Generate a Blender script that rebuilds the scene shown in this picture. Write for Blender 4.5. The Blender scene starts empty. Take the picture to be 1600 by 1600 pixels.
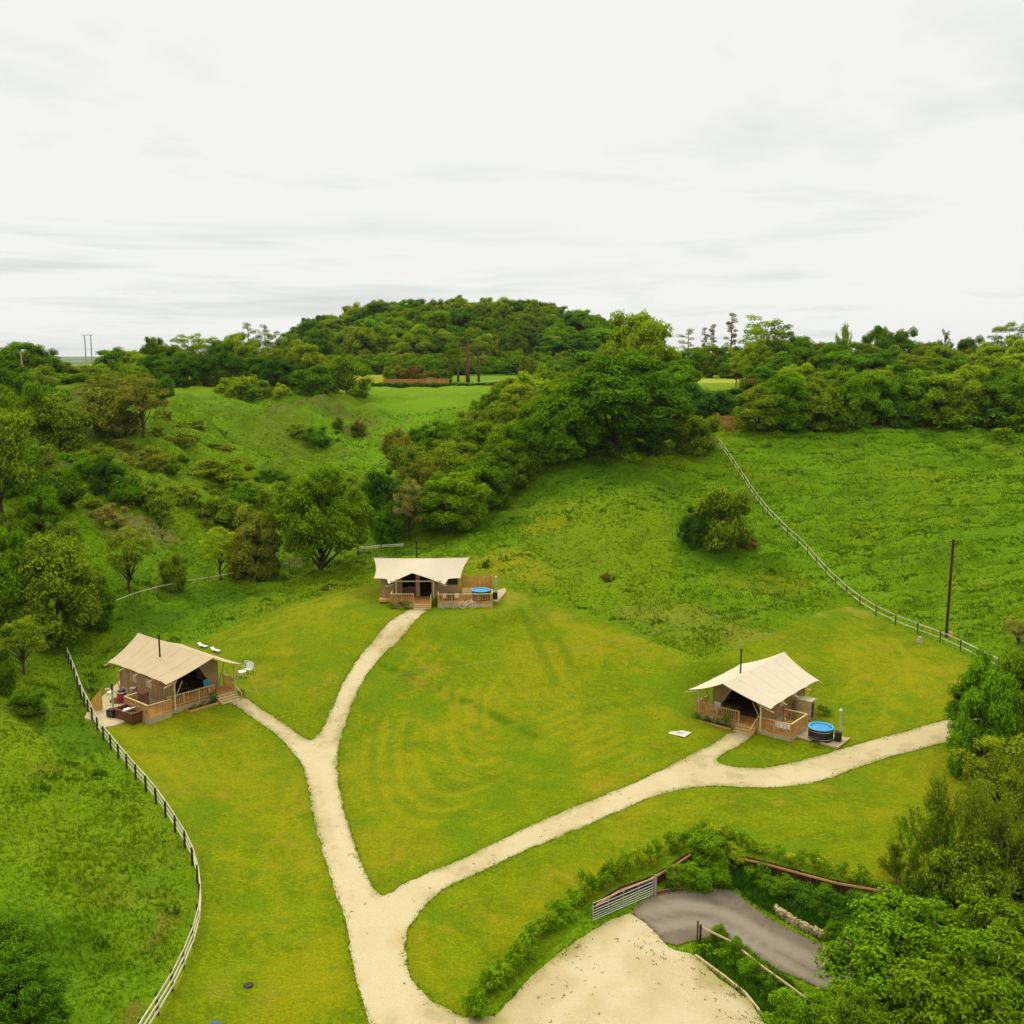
import bpy, math, random
import numpy as np
from mathutils import Vector, Matrix
from mathutils.geometry import delaunay_2d_cdt

S = bpy.context.scene
COL = S.collection
R = math.radians
rnd = random.Random(7)
rng = np.random.default_rng(7)

# ---------------------------------------------------------------- camera
CAMZ, PITCH, FOC = 31.0, R(8.8), 1600.0
cam_d = bpy.data.cameras.new('camera')
cam_d.sensor_width = 36; cam_d.lens = 36.0
cam_d.clip_start = 0.5; cam_d.clip_end = 20000
cam = bpy.data.objects.new('camera', cam_d)
cam.location = (0, 0, CAMZ); cam.rotation_euler = (R(90) - PITCH, 0, 0)
COL.objects.link(cam); S.camera = cam

# ---------------------------------------------------------------- sky
SUN_EL, SUN_AZ = R(52), R(-35)      # azimuth from +Y, clockwise
W = bpy.data.worlds.new('World'); S.world = W; W.use_nodes = True
nt = W.node_tree; nt.nodes.clear()
def N(tree, typ, **kw):
    n = tree.nodes.new(typ)
    for k, v in kw.items():
        if k == 'inp':
            for a, b in v.items(): n.inputs[a].default_value = b
        else: setattr(n, k, v)
    return n
def L(tree, a, b): tree.links.new(a, b)
out = N(nt, 'ShaderNodeOutputWorld'); bg = N(nt, 'ShaderNodeBackground')
sky = N(nt, 'ShaderNodeTexSky', sky_type='NISHITA', sun_disc=False, sun_elevation=SUN_EL, sun_rotation=SUN_AZ)
bgs = N(nt, 'ShaderNodeBackground', inp={'Strength': 0.06})
L(nt, sky.outputs[0], bgs.inputs['Color'])
tc = N(nt, 'ShaderNodeTexCoord')
# overcast deck: clouds seen on a flat layer above (direction divided by height)
sep = N(nt, 'ShaderNodeSeparateXYZ'); L(nt, tc.outputs['Generated'], sep.inputs[0])
za = N(nt, 'ShaderNodeMath', operation='ABSOLUTE'); L(nt, sep.outputs[2], za.inputs[0])
zm = N(nt, 'ShaderNodeMath', operation='ADD', inp={1: 0.07}); L(nt, za.outputs[0], zm.inputs[0])
dx = N(nt, 'ShaderNodeMath', operation='DIVIDE'); L(nt, sep.outputs[0], dx.inputs[0]); L(nt, zm.outputs[0], dx.inputs[1])
dy = N(nt, 'ShaderNodeMath', operation='DIVIDE'); L(nt, sep.outputs[1], dy.inputs[0]); L(nt, zm.outputs[0], dy.inputs[1])
cmb = N(nt, 'ShaderNodeCombineXYZ'); L(nt, dx.outputs[0], cmb.inputs[0]); L(nt, dy.outputs[0], cmb.inputs[1])
n1 = N(nt, 'ShaderNodeTexNoise', inp={'Scale': 0.55, 'Detail': 8.0, 'Roughness': 0.58, 'Distortion': 0.4})
L(nt, cmb.outputs[0], n1.inputs['Vector'])
r1 = N(nt, 'ShaderNodeValToRGB')
r1.color_ramp.elements[0].position = 0.27; r1.color_ramp.elements[0].color = (0.76, 0.79, 0.78, 1)
r1.color_ramp.elements[1].position = 0.46; r1.color_ramp.elements[1].color = (0.975, 0.975, 0.935, 1)
L(nt, n1.outputs[0], r1.inputs[0])
# thin grey bands low in the sky, mostly to the left, and a few faint smudges higher up
mpb = N(nt, 'ShaderNodeMapping'); mpb.inputs['Scale'].default_value = (2.2, 2.2, 34); L(nt, tc.outputs['Generated'], mpb.inputs['Vector'])
nb_ = N(nt, 'ShaderNodeTexNoise', inp={'Scale': 1.5, 'Detail': 6.0, 'Roughness': 0.55}); L(nt, mpb.outputs[0], nb_.inputs['Vector'])
bm = N(nt, 'ShaderNodeMapRange', inp={'From Min': .50, 'From Max': .66, 'To Max': .6}); L(nt, nb_.outputs[0], bm.inputs['Value'])
e1 = N(nt, 'ShaderNodeMapRange', inp={'From Min': .135, 'From Max': .085}); e1.interpolation_type = 'SMOOTHSTEP'; L(nt, za.outputs[0], e1.inputs['Value'])
e2 = N(nt, 'ShaderNodeMapRange', inp={'From Min': .22, 'From Max': -.15}); e2.interpolation_type = 'SMOOTHSTEP'; L(nt, sep.outputs[0], e2.inputs['Value'])
k1 = N(nt, 'ShaderNodeMath', operation='MULTIPLY'); L(nt, bm.outputs[0], k1.inputs[0]); L(nt, e1.outputs[0], k1.inputs[1])
k2 = N(nt, 'ShaderNodeMath', operation='MULTIPLY'); L(nt, k1.outputs[0], k2.inputs[0]); L(nt, e2.outputs[0], k2.inputs[1])
mb = N(nt, 'ShaderNodeMix', data_type='RGBA'); L(nt, k2.outputs[0], mb.inputs[0]); L(nt, r1.outputs[0], mb.inputs[6]); mb.inputs[7].default_value = (.66, .70, .70, 1)
L(nt, mb.outputs[2], bg.inputs['Color']); bg.inputs['Strength'].default_value = 0.97
# overcast sky grows brighter towards the zenith, evenly all round
zr = N(nt, 'ShaderNodeMapRange', inp={'From Min': 0.30, 'From Max': 1.0, 'To Min': 0.97, 'To Max': 1.9}); zr.clamp = True
L(nt, za.outputs[0], zr.inputs['Value']); L(nt, zr.outputs[0], bg.inputs['Strength'])
mixs = N(nt, 'ShaderNodeMixShader', inp={0: 0.94})
L(nt, bgs.outputs[0], mixs.inputs[1]); L(nt, bg.outputs[0], mixs.inputs[2]); L(nt, mixs.outputs[0], out.inputs[0])

sl = bpy.data.lights.new('sun', 'SUN'); sl.energy = 1.5; sl.angle = R(14); sl.color = (1, 0.90, 0.70)
so = bpy.data.objects.new('sun', sl); COL.objects.link(so)
sd = Vector((math.sin(SUN_AZ) * math.cos(SUN_EL), math.cos(SUN_AZ) * math.cos(SUN_EL), math.sin(SUN_EL)))
so.rotation_euler = sd.to_track_quat('Z', 'Y').to_euler(); so.location = (0, 0, 200)
S.view_settings.view_transform = 'Standard'; S.view_settings.look = 'None'
S.view_settings.exposure = 0.0; S.view_settings.gamma = 1.0; S.view_settings.use_curve_mapping = False

# ---------------------------------------------------------------- noise and geometry helpers
def hash2(ix, iy, seed):
    h = (ix.astype(np.int64) * 374761393 + iy.astype(np.int64) * 668265263 + seed * 974634777) & 0xFFFFFFFF
    h = ((h ^ (h >> 13)) * 1274126177) & 0xFFFFFFFF
    return ((h ^ (h >> 16)) & 0xFFFF) / 65535.0
def vnoise(x, y, seed=0):
    x = np.asarray(x, float); y = np.asarray(y, float)
    ix = np.floor(x); iy = np.floor(y); fx = x - ix; fy = y - iy
    fx = fx * fx * fx * (fx * (fx * 6 - 15) + 10); fy = fy * fy * fy * (fy * (fy * 6 - 15) + 10)
    a = hash2(ix, iy, seed); b = hash2(ix + 1, iy, seed); c = hash2(ix, iy + 1, seed); d = hash2(ix + 1, iy + 1, seed)
    return (a * (1 - fx) + b * fx) * (1 - fy) + (c * (1 - fx) + d * fx) * fy
def fbm(x, y, seed=0, oct=4):
    s = 0; a = 0.5; t = 0
    for o in range(oct):
        s = s + a * vnoise(x, y, seed + o * 17); t += a; a *= 0.5; x = x * 2.03 + 11.3; y = y * 2.01 - 7.7
    return s / t
def sstep(a, b, x):
    t = np.clip((x - a) / (b - a), 0, 1); return t * t * (3 - 2 * t)

CT, ST = math.cos(PITCH), math.sin(PITCH)
def ray(px, py):            # direction through a photo point, scaled to forward = 1
    u = (np.asarray(px, float) - 800) / FOC; v = (np.asarray(py, float) - 800) / FOC
    f = CT - v * ST; return u / f, (ST + v * CT) / f       # side per metre, drop per metre
# ground control points: by sight line and distance, or sight line and height
cps = []
def cy(px, py, Y): s, t = ray(px, py); cps.append((s * Y, Y, CAMZ - Y * t))
def cz(px, py, z): s, t = ray(px, py); Y = (CAMZ - z) / t; cps.append((s * Y, Y, z))
for a in [(600,1600,0),(600,1400,0),(560,1250,0),(800,1250,0),(500,1160,.2),(700,1100,1.0),(850,1030,2.2),(655,955,4.9),
          (560,1000,3.5),(850,950,4.6),(750,950,4.9),(640,900,6.5),(290,1105,1.8),(200,1110,1.8),(330,1000,2.6),(400,1250,.4),
          (400,1500,0),(300,1350,.6),(150,1150,1.8),(100,1300,2.2),(0,1400,2.5),(0,1200,3.2),(150,1500,1.0),(0,1600,1.8),
          (1180,1150,0),(1240,1145,0),(1282,1160,0),(1100,1200,-.2),(1300,1200,-.2),(1280,1080,.6),(1400,1150,.6),(1450,1010,2.6),(1100,1010,2.8),
          (950,1020,2.6),(1000,1300,-.2),(1250,1320,-.3),(1070,1360,-.35),(1200,1352,-.35),(1400,1350,-.2),(1550,1250,.5),(1600,1100,2.2),(950,1520,-.7),
          (850,1590,-.6),(1080,1560,-.8),(760,1580,-.35),(900,1440,-.4),(650,1580,-.1),(1100,1420,-1.0),(1060,1460,-.85),(1250,1490,-1.4),
          (1130,1390,-1.0),(1200,1440,-1.15),(1350,1560,-1.8),(0,1050,4.2),(110,1060,2.6)]: cz(*a)
for a in [(430,950,106),(170,945,105),(1300,960,106),(800,870,118),(1300,890,118),(1200,780,145),(1125,690,165),(1600,660,176),
          (1600,850,118),(1300,665,175),(760,790,142),(850,720,152),(950,695,160),(1040,692,163),(700,800,138),(600,750,160),(540,700,185),
          (650,640,215),(650,612,240),(500,620,230),(100,625,205),(200,700,150),(100,640,190),(300,640,195),(400,700,165),(350,760,140),(230,800,124),
          (350,830,128),(100,760,128),(0,700,140),(450,800,137),(560,780,142),(0,850,110),(80,1000,97),(0,950,100),(470,880,122),
          (632,853,130),(550,830,133),(1000,800,128),(900,900,114),(1050,900,113),(1120,850,122),(850,800,134),(1000,720,152),
          (1200,700,163),(1400,750,150),(1400,850,122),(1550,950,105),(1600,750,150),(1450,670,176),(300,900,116)]: cy(*a)
cps += [(20,205,21.8),(60,215,22.2),(100,215,22.6),(140,225,23),(0,235,22.4),(40,300,24),(120,300,24),(200,300,24.5),(0,300,24),
        (-60,290,24),(-150,280,25),(-110,240,24),(-60,250,23),(-250,300,25),(-150,200,23),(-120,160,21),(-200,150,24),(-80,80,9),(-75,110,13),(-60,60,5),
        (80,60,1.5),(85,100,7),(110,150,16),(160,180,21),(160,100,14),(60,30,-2),(-50,20,1.5),(0,5,0),(-35,40,2.2),(0,420,24),(200,420,25),
        (-250,420,25),(-120,420,24),(300,300,25),(-300,60,20),(300,100,20),(150,10,2),(-150,10,6)]
CP = np.array(cps)
def tps_k(d2): return 0.5 * d2 * np.log(d2 + 1e-9)
def tps_fit(P):
    n = len(P); X = P[:, :2] / 100.0
    d2 = ((X[:, None] - X[None]) ** 2).sum(-1)
    A = np.zeros((n + 3, n + 3)); A[:n, :n] = tps_k(d2) + np.eye(n) * 2e-4
    A[:n, n] = 1; A[:n, n + 1:] = X; A[n, :n] = 1; A[n + 1:, :n] = X.T
    b = np.zeros(n + 3); b[:n] = P[:, 2]
    return X, np.linalg.solve(A, b)
TX, TW = tps_fit(CP)
def tps(x, y):
    x = np.asarray(x, float).ravel() / 100; y = np.asarray(y, float).ravel() / 100
    o = np.empty(len(x))
    for i in range(0, len(x), 20000):
        a = x[i:i + 20000]; b = y[i:i + 20000]
        d2 = (a[:, None] - TX[:, 0]) ** 2 + (b[:, None] - TX[:, 1]) ** 2
        o[i:i + 20000] = tps_k(d2) @ TW[:-3] + TW[-3] + TW[-2] * a + TW[-1] * b
    return o
# coarse lookup (1 m) of the smooth ground
GX0, GX1, GY0, GY1 = -220, 240, -10, 430
gx = np.arange(GX0, GX1 + 1.0); gy = np.arange(GY0, GY1 + 1.0)
_mx, _my = np.meshgrid(gx, gy); GZ = tps(_mx, _my).reshape(_mx.shape)
PADS = []     # levelled platforms under the tents
def ground(x, y):
    x = np.asarray(x, float); y = np.asarray(y, float)
    sh = np.broadcast(x, y).shape; x, y = np.broadcast_to(x, sh), np.broadcast_to(y, sh)
    cx = np.clip(x, GX0, GX1 - 1e-3) - GX0; cyy = np.clip(y, GY0, GY1 - 1e-3) - GY0
    i = np.minimum(cx.astype(int), len(gx) - 2); j = np.minimum(cyy.astype(int), len(gy) - 2); fx = cx - i; fy = cyy - j
    z = (GZ[j, i] * (1 - fx) + GZ[j, i + 1] * fx) * (1 - fy) + (GZ[j + 1, i] * (1 - fx) + GZ[j + 1, i + 1] * fx) * fy
    far = sstep(260, 380, y + 0.3 * np.maximum(np.abs(x) - 150, 0))
    z = z * (1 - far) + 24.0 * far
    wood = 17.5 * np.exp(-(((x + 24) / 76.0) ** 2 + ((y - 480) / 75.0) ** 2) ** 1.7)
    z = z + wood
    for pcx, pcy, r0, r1_, pz_ in PADS:
        w = 1 - sstep(r0, r1_, np.hypot(x - pcx, y - pcy)); z = z * (1 - w) + pz_ * w
    drop = sstep(620, 1500, np.hypot(x, y))
    hills = 10 * fbm(x / 900.0, y / 900.0, 91, 3) - 4
    return z * (1 - drop) + drop * (2 + hills)
def at(px, py, h=0.0):      # where a sight line first meets the ground (or h metres above it)
    s, t = ray(px, py)
    Y = 25.0
    f = lambda Y: (CAMZ - Y * t) - float(ground(s * Y, Y)) - h
    step = 0.5
    while f(Y) > 0 and Y < 3000: Y += step; step = max(0.5, Y * 0.006)
    lo, hi = Y - step, Y
    for _ in range(14):
        m = (lo + hi) / 2
        if f(m) > 0: lo = m
        else: hi = m
    return Vector((s * hi, hi, float(ground(s * hi, hi))))
def depth(p): return p.y * CT + (CAMZ - p.z) * ST
def gz(x, y): return float(ground(x, y))
_a = at(1195, 1125); _b = at(285, 1085); _c = at(660, 947); _d = at(740, 947)
PADS += [(_a.x + 1.5, _a.y + 2.0, 5.5, 9.5, gz(_a.x - 1, _a.y - 2)), (_b.x - 1.0, _b.y + 1.5, 6.0, 10.0, gz(_b.x + 1, _b.y - 2)), (_c.x, _c.y + 2.5, 6.0, 11.0, gz(_c.x, _c.y - .8)), (_d.x, _d.y + .5, 3.0, 6.0, gz(_c.x, _c.y - .8))]

def in_poly(x, y, P):
    x = np.asarray(x, float); y = np.asarray(y, float); c = np.zeros(x.shape, bool); n = len(P)
    for i in range(n):
        x1, y1 = P[i]; x2, y2 = P[(i + 1) % n]
        if y1 == y2: continue
        m = ((y1 > y) != (y2 > y)) & (x < (x2 - x1) * (y - y1) / (y2 - y1) + x1); c ^= m
    return c
def seg_dist(x, y, P, closed=True):
    d = np.full(np.shape(x), 1e9); n = len(P)
    for i in range(n if closed else n - 1):
        x1, y1 = P[i]; x2, y2 = P[(i + 1) % n]; ex, ey = x2 - x1, y2 - y1; l2 = ex * ex + ey * ey + 1e-9
        t = np.clip(((x - x1) * ex + (y - y1) * ey) / l2, 0, 1)
        d = np.minimum(d, np.hypot(x - x1 - t * ex, y - y1 - t * ey))
    return d
def sdist(x, y, P):         # negative inside
    d = seg_dist(x, y, P); return np.where(in_poly(x, y, P), -d, d)
def trace(pts, h=0.0): return [tuple(at(a, b, h)[:2]) for a, b in pts]
def chaikin(P, n=2, closed=True):
    for _ in range(n):
        Q = []; m = len(P)
        if not closed: Q.append(P[0])
        for i in range(m if closed else m - 1):
            a = P[i]; b = P[(i + 1) % m]
            Q.append(tuple(a[k] * .75 + b[k] * .25 for k in range(len(a)))); Q.append(tuple(a[k] * .25 + b[k] * .75 for k in range(len(a))))
        if not closed: Q.append(P[-1])
        P = Q
    return P
def resample(P, d, closed=False):
    Q = []; m = len(P)
    for i in range(m if closed else m - 1):
        a = P[i]; b = P[(i + 1) % m]; l = math.dist(a[:2], b[:2]); k = max(1, int(l / d))
        for j in range(k): t = j / k; Q.append(tuple(a[q] * (1 - t) + b[q] * t for q in range(len(a))))
    if not closed: Q.append(tuple(P[-1]))
    return Q

# ---------------------------------------------------------------- object helpers
def tag(o, label=None, cat=None, group=None, kind=None):
    if label: o['label'] = label
    if cat: o['category'] = cat
    if group: o['group'] = group
    if kind: o['kind'] = kind
    return o
def link(o, parent=None):
    COL.objects.link(o)
    if parent: o.parent = parent
    return o
def thing(name, loc, label, cat, group=None, rz=0.0):
    o = bpy.data.objects.new(name, None); o.empty_display_size = .3
    o.location = loc; o.rotation_euler = (0, 0, rz); link(o); return tag(o, label, cat, group)
def mesh_np(name, V, F, mat=None, smooth=False):
    V = np.asarray(V, np.float32); F = np.asarray(F, np.int32); k = F.shape[1]
    me = bpy.data.meshes.new(name); me.vertices.add(len(V)); me.vertices.foreach_set('co', V.ravel())
    me.loops.add(F.size); me.loops.foreach_set('vertex_index', F.ravel())
    me.polygons.add(len(F)); me.polygons.foreach_set('loop_start', np.arange(0, F.size, k, dtype=np.int32))
    me.update(calc_edges=True)
    if smooth: me.polygons.foreach_set('use_smooth', np.ones(len(F), bool))
    if mat: me.materials.append(mat)
    return me
def obj(name, me, parent=None):
    return link(bpy.data.objects.new(name, me), parent)
class MB:                   # collects simple shapes into one mesh
    def __init__(s): s.v = []; s.f = []
    def box(s, c, d, M=None):
        n = len(s.v); cx, cy_, cz_ = c; a, b, e = d[0] / 2, d[1] / 2, d[2] / 2
        for z in (-e, e):
            for x, y in ((-a, -b), (a, -b), (a, b), (-a, b)):
                p = Vector((x, y, z))
                if M is not None: p = M @ p
                s.v.append((cx + p.x, cy_ + p.y, cz_ + p.z))
        s.f += [tuple(n + i for i in q) for q in ((3,2,1,0),(4,5,6,7),(0,1,5,4),(1,2,6,5),(2,3,7,6),(3,0,4,7))]
        return s
    def tube(s, pts, r, k=6, cap=True):
        pts = [Vector(p) for p in pts]; rs = r if isinstance(r, (list, tuple)) else [r] * len(pts); n0 = len(s.v)
        for i, p in enumerate(pts):
            d = (pts[min(i + 1, len(pts) - 1)] - pts[max(i - 1, 0)])
            d = d.normalized() if d.length > 1e-6 else Vector((0, 0, 1))
            a = d.cross(Vector((0.3, 0.9, 0.2)) if abs(d.y) < .8 else Vector((1, 0, 0))).normalized(); b = d.cross(a)
            for j in range(k):
                t = 2 * math.pi * j / k; q = p + (a * math.cos(t) + b * math.sin(t)) * rs[i]; s.v.append(tuple(q))
        for i in range(len(pts) - 1):
            for j in range(k):
                j2 = (j + 1) % k; s.f.append((n0 + i * k + j, n0 + i * k + j2, n0 + (i + 1) * k + j2, n0 + (i + 1) * k + j))
        if cap:
            s.f.append(tuple(n0 + j for j in range(k))[::-1]); s.f.append(tuple(n0 + (len(pts) - 1) * k + j for j in range(k)))
        return s
    def lathe(s, prof, c=(0, 0, 0), k=24, cap=True):
        n0 = len(s.v)
        for r, z in prof:
            for j in range(k): t = 2 * math.pi * j / k; s.v.append((c[0] + r * math.cos(t), c[1] + r * math.sin(t), c[2] + z))
        for i in range(len(prof) - 1):
            for j in range(k):
                j2 = (j + 1) % k; s.f.append((n0 + i * k + j, n0 + i * k + j2, n0 + (i + 1) * k + j2, n0 + (i + 1) * k + j))
        if cap:
            s.f.append(tuple(n0 + j for j in range(k))[::-1]); s.f.append(tuple(n0 + (len(prof) - 1) * k + j for j in range(k)))
        return s
    def poly(s, pts): n = len(s.v); s.v += [tuple(p) for p in pts]; s.f.append(tuple(range(n, n + len(pts)))); return s
    def mesh(s, name, mat, smooth=False):
        me = bpy.data.meshes.new(name); me.from_pydata(s.v, [], s.f); me.update()
        if smooth: me.polygons.foreach_set('use_smooth', np.ones(len(me.polygons), bool))
        me.materials.append(mat); return me
    def build(s, name, mat, parent=None, smooth=False): return obj(name, s.mesh(name, mat, smooth), parent)
_cube = {}
def piece(name, mat, parent, a, b, w, h, roll=None):   # a straight timber or bar from a to b, sharing one cube mesh per material
    if mat.name not in _cube: _cube[mat.name] = MB().box((0, 0, 0), (1, 1, 1)).mesh('piece_' + mat.name, mat)
    a = Vector(a); b = Vector(b); d = b - a; l = d.length; d.normalize()
    up = Vector((0, 0, 1)) if abs(d.z) < .95 else Vector((0, 1, 0)) if roll is None else Vector(roll)
    sx = d.cross(up).normalized(); sz = sx.cross(d)
    M = Matrix((sx, d, sz)).transposed().to_4x4()
    o = bpy.data.objects.new(name, _cube[mat.name]); link(o, parent)
    o.matrix_local = Matrix.Translation((a + b) / 2) @ M @ Matrix.Diagonal((w, l, h, 1)); return o
def block(name, mat, parent, c, d, rz=0):
    if mat.name not in _cube: _cube[mat.name] = MB().box((0, 0, 0), (1, 1, 1)).mesh('piece_' + mat.name, mat)
    o = bpy.data.objects.new(name, _cube[mat.name]); link(o, parent)
    o.matrix_local = Matrix.Translation(c) @ Matrix.Rotation(rz, 4, 'Z') @ Matrix.Diagonal((d[0], d[1], d[2], 1)); return o

# ---------------------------------------------------------------- materials
def mat(name, col, rough=.85, var=.15, scale=3.0, col2=None, bump=0.0, metal=0.0, spec=.2, stretch=None, coord='Object', bscale=None, detail=5):
    m = bpy.data.materials.new(name); m.use_nodes = True; t = m.node_tree; b = t.nodes['Principled BSDF']
    b.inputs['Roughness'].default_value = rough; b.inputs['Metallic'].default_value = metal; b.inputs['Specular IOR Level'].default_value = spec
    g = N(t, 'ShaderNodeNewGeometry') if coord == 'World' else N(t, 'ShaderNodeTexCoord')
    src = g.outputs['Position'] if coord == 'World' else g.outputs[coord]
    mp = N(t, 'ShaderNodeMapping'); L(t, src, mp.inputs['Vector'])
    if stretch: mp.inputs['Scale'].default_value = stretch
    n = N(t, 'ShaderNodeTexNoise', inp={'Scale': scale, 'Detail': float(detail), 'Roughness': .65}); L(t, mp.outputs[0], n.inputs['Vector'])
    r = N(t, 'ShaderNodeValToRGB'); e = r.color_ramp.elements
    c2 = col2 or tuple(min(1, c * (1 + var)) for c in col); c1 = col if col2 else tuple(c * (1 - var) for c in col)
    e[0].position = .3; e[0].color = (*c1, 1); e[1].position = .7; e[1].color = (*c2, 1)
    L(t, n.outputs[0], r.inputs[0])
    oi = N(t, 'ShaderNodeObjectInfo'); mr = N(t, 'ShaderNodeMapRange', inp={'To Min': .86, 'To Max': 1.14}); L(t, oi.outputs['Random'], mr.inputs['Value'])
    vm = N(t, 'ShaderNodeVectorMath', operation='SCALE'); L(t, r.outputs[0], vm.inputs[0]); L(t, mr.outputs[0], vm.inputs['Scale'])
    L(t, vm.outputs[0], b.inputs['Base Color'])
    if bump:
        n2 = N(t, 'ShaderNodeTexNoise', inp={'Scale': bscale or scale * 3, 'Detail': 4.0}); L(t, mp.outputs[0], n2.inputs['Vector'])
        bp = N(t, 'ShaderNodeBump', inp={'Strength': bump, 'Distance': .05}); L(t, n2.outputs[0], bp.inputs['Height']); L(t, bp.outputs[0], b.inputs['Normal'])
    return m
M = {}
M['canvas'] = mat('cream_canvas', (.56, .44, .265), .9, .05, .8, bump=.12, bscale=1.2, coord='World')
M['canvas_r'] = mat('pale_canvas', (.64, .545, .39), .9, .04, .8, bump=.12, bscale=1.2, coord='World')
M['canvas_wall'] = mat('tan_canvas', (.36, .24, .12), .95, .12, 1.2, bump=.1, coord='World')
M['deck'] = mat('orange_brown_timber', (.46, .22, .06), .8, .25, 6, bump=.15, coord='World')
M['rail'] = mat('rail_timber', (.52, .28, .085), .8, .2, 7, coord='World')
M['pale_wood'] = mat('pale_timber', (.55, .42, .20), .85, .15, 5, coord='World')
M['skirt'] = mat('grey_skirt_board', (.42, .33, .19), .9, .2, 4, coord='World')
M['screen'] = mat('yellow_screen_board', (.52, .31, .06), .85, .2, 4, coord='World')
M['fence_rail'] = mat('weathered_rail', (.60, .56, .36), .9, .2, 3, coord='World')
M['fence_post'] = mat('dark_post', (.045, .028, .015), .9, .25, 6, coord='World')
M['brown_board'] = mat('brown_board', (.10, .045, .018), .9, .3, 3, coord='World')
M['black'] = mat('black_metal', (.018, .016, .015), .5, .2, 8, metal=.3, spec=.4)
M['steel'] = mat('galvanised_steel', (.50, .50, .44), .45, .1, 6, metal=.7, spec=.5)
M['tubblack'] = mat('dark_tub_stave', (.03, .018, .012), .7, .3, 6, spec=.3)
M['cedar'] = mat('brown_tub_panel', (.13, .045, .018), .75, .2, 6)
M['blue'] = mat('blue_tub_cover', (.05, .32, .62), .45, .12, 1.5, spec=.4)
M['rimblue'] = mat('blue_rim', (.06, .40, .72), .4, .05, 2, spec=.4)
M['teal'] = mat('teal_plastic', (.02, .28, .42), .5, .08, 4, spec=.4)
M['slate'] = mat('slate_lid', (.07, .12, .12), .8, .2, 4)
M['white'] = mat('white_plastic', (.78, .76, .70), .6, .05, 4)
M['red'] = mat('red_enamel', (.32, .012, .03), .35, .1, 4, spec=.5)
M['dark'] = mat('dark_interior', (.03, .018, .014), .9, .3, 2)
M['floorwood'] = mat('dark_floor_timber', (.09, .045, .025), .8, .3, 3)
M['bark'] = mat('brown_bark', (.075, .05, .028), .95, .35, 4, bump=.3)
M['bark_pale'] = mat('olive_bark', (.13, .12, .045), .95, .3, 4)
M['bark_pine'] = mat('rusty_bark', (.17, .085, .045), .95, .3, 4)
M['pole'] = mat('creosoted_pole', (.05, .028, .018), .9, .2, 3)
M['pole_pale'] = mat('pale_pole', (.36, .30, .22), .9, .15, 3)
M['stone'] = mat('buff_stone', (.38, .29, .14), .95, .25, 5, bump=.4)
M['paving'] = mat('buff_paving', (.50, .41, .23), .95, .12, 3, coord='World')
M['rug'] = mat('pale_rug', (.66, .56, .50), .95, .06, 3)
M['rugmark'] = mat('rug_pattern', (.30, .22, .20), .95, .1, 3)
M['cloth'] = mat('striped_cloth', (.62, .56, .48), .9, .1, 3)
M['glass'] = mat('dark_glass', (.02, .025, .03), .1, .1, 3, spec=.6)
M['cable'] = mat('grey_cable', (.22, .24, .20), .6, .1, 3)
M['soil'] = mat('dark_soil', (.07, .045, .022), .95, .3, 5, coord='World')
M['tubinside'] = mat('dark_tub_water', (.06, .035, .02), .15, .2, 2, spec=.5)

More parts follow.
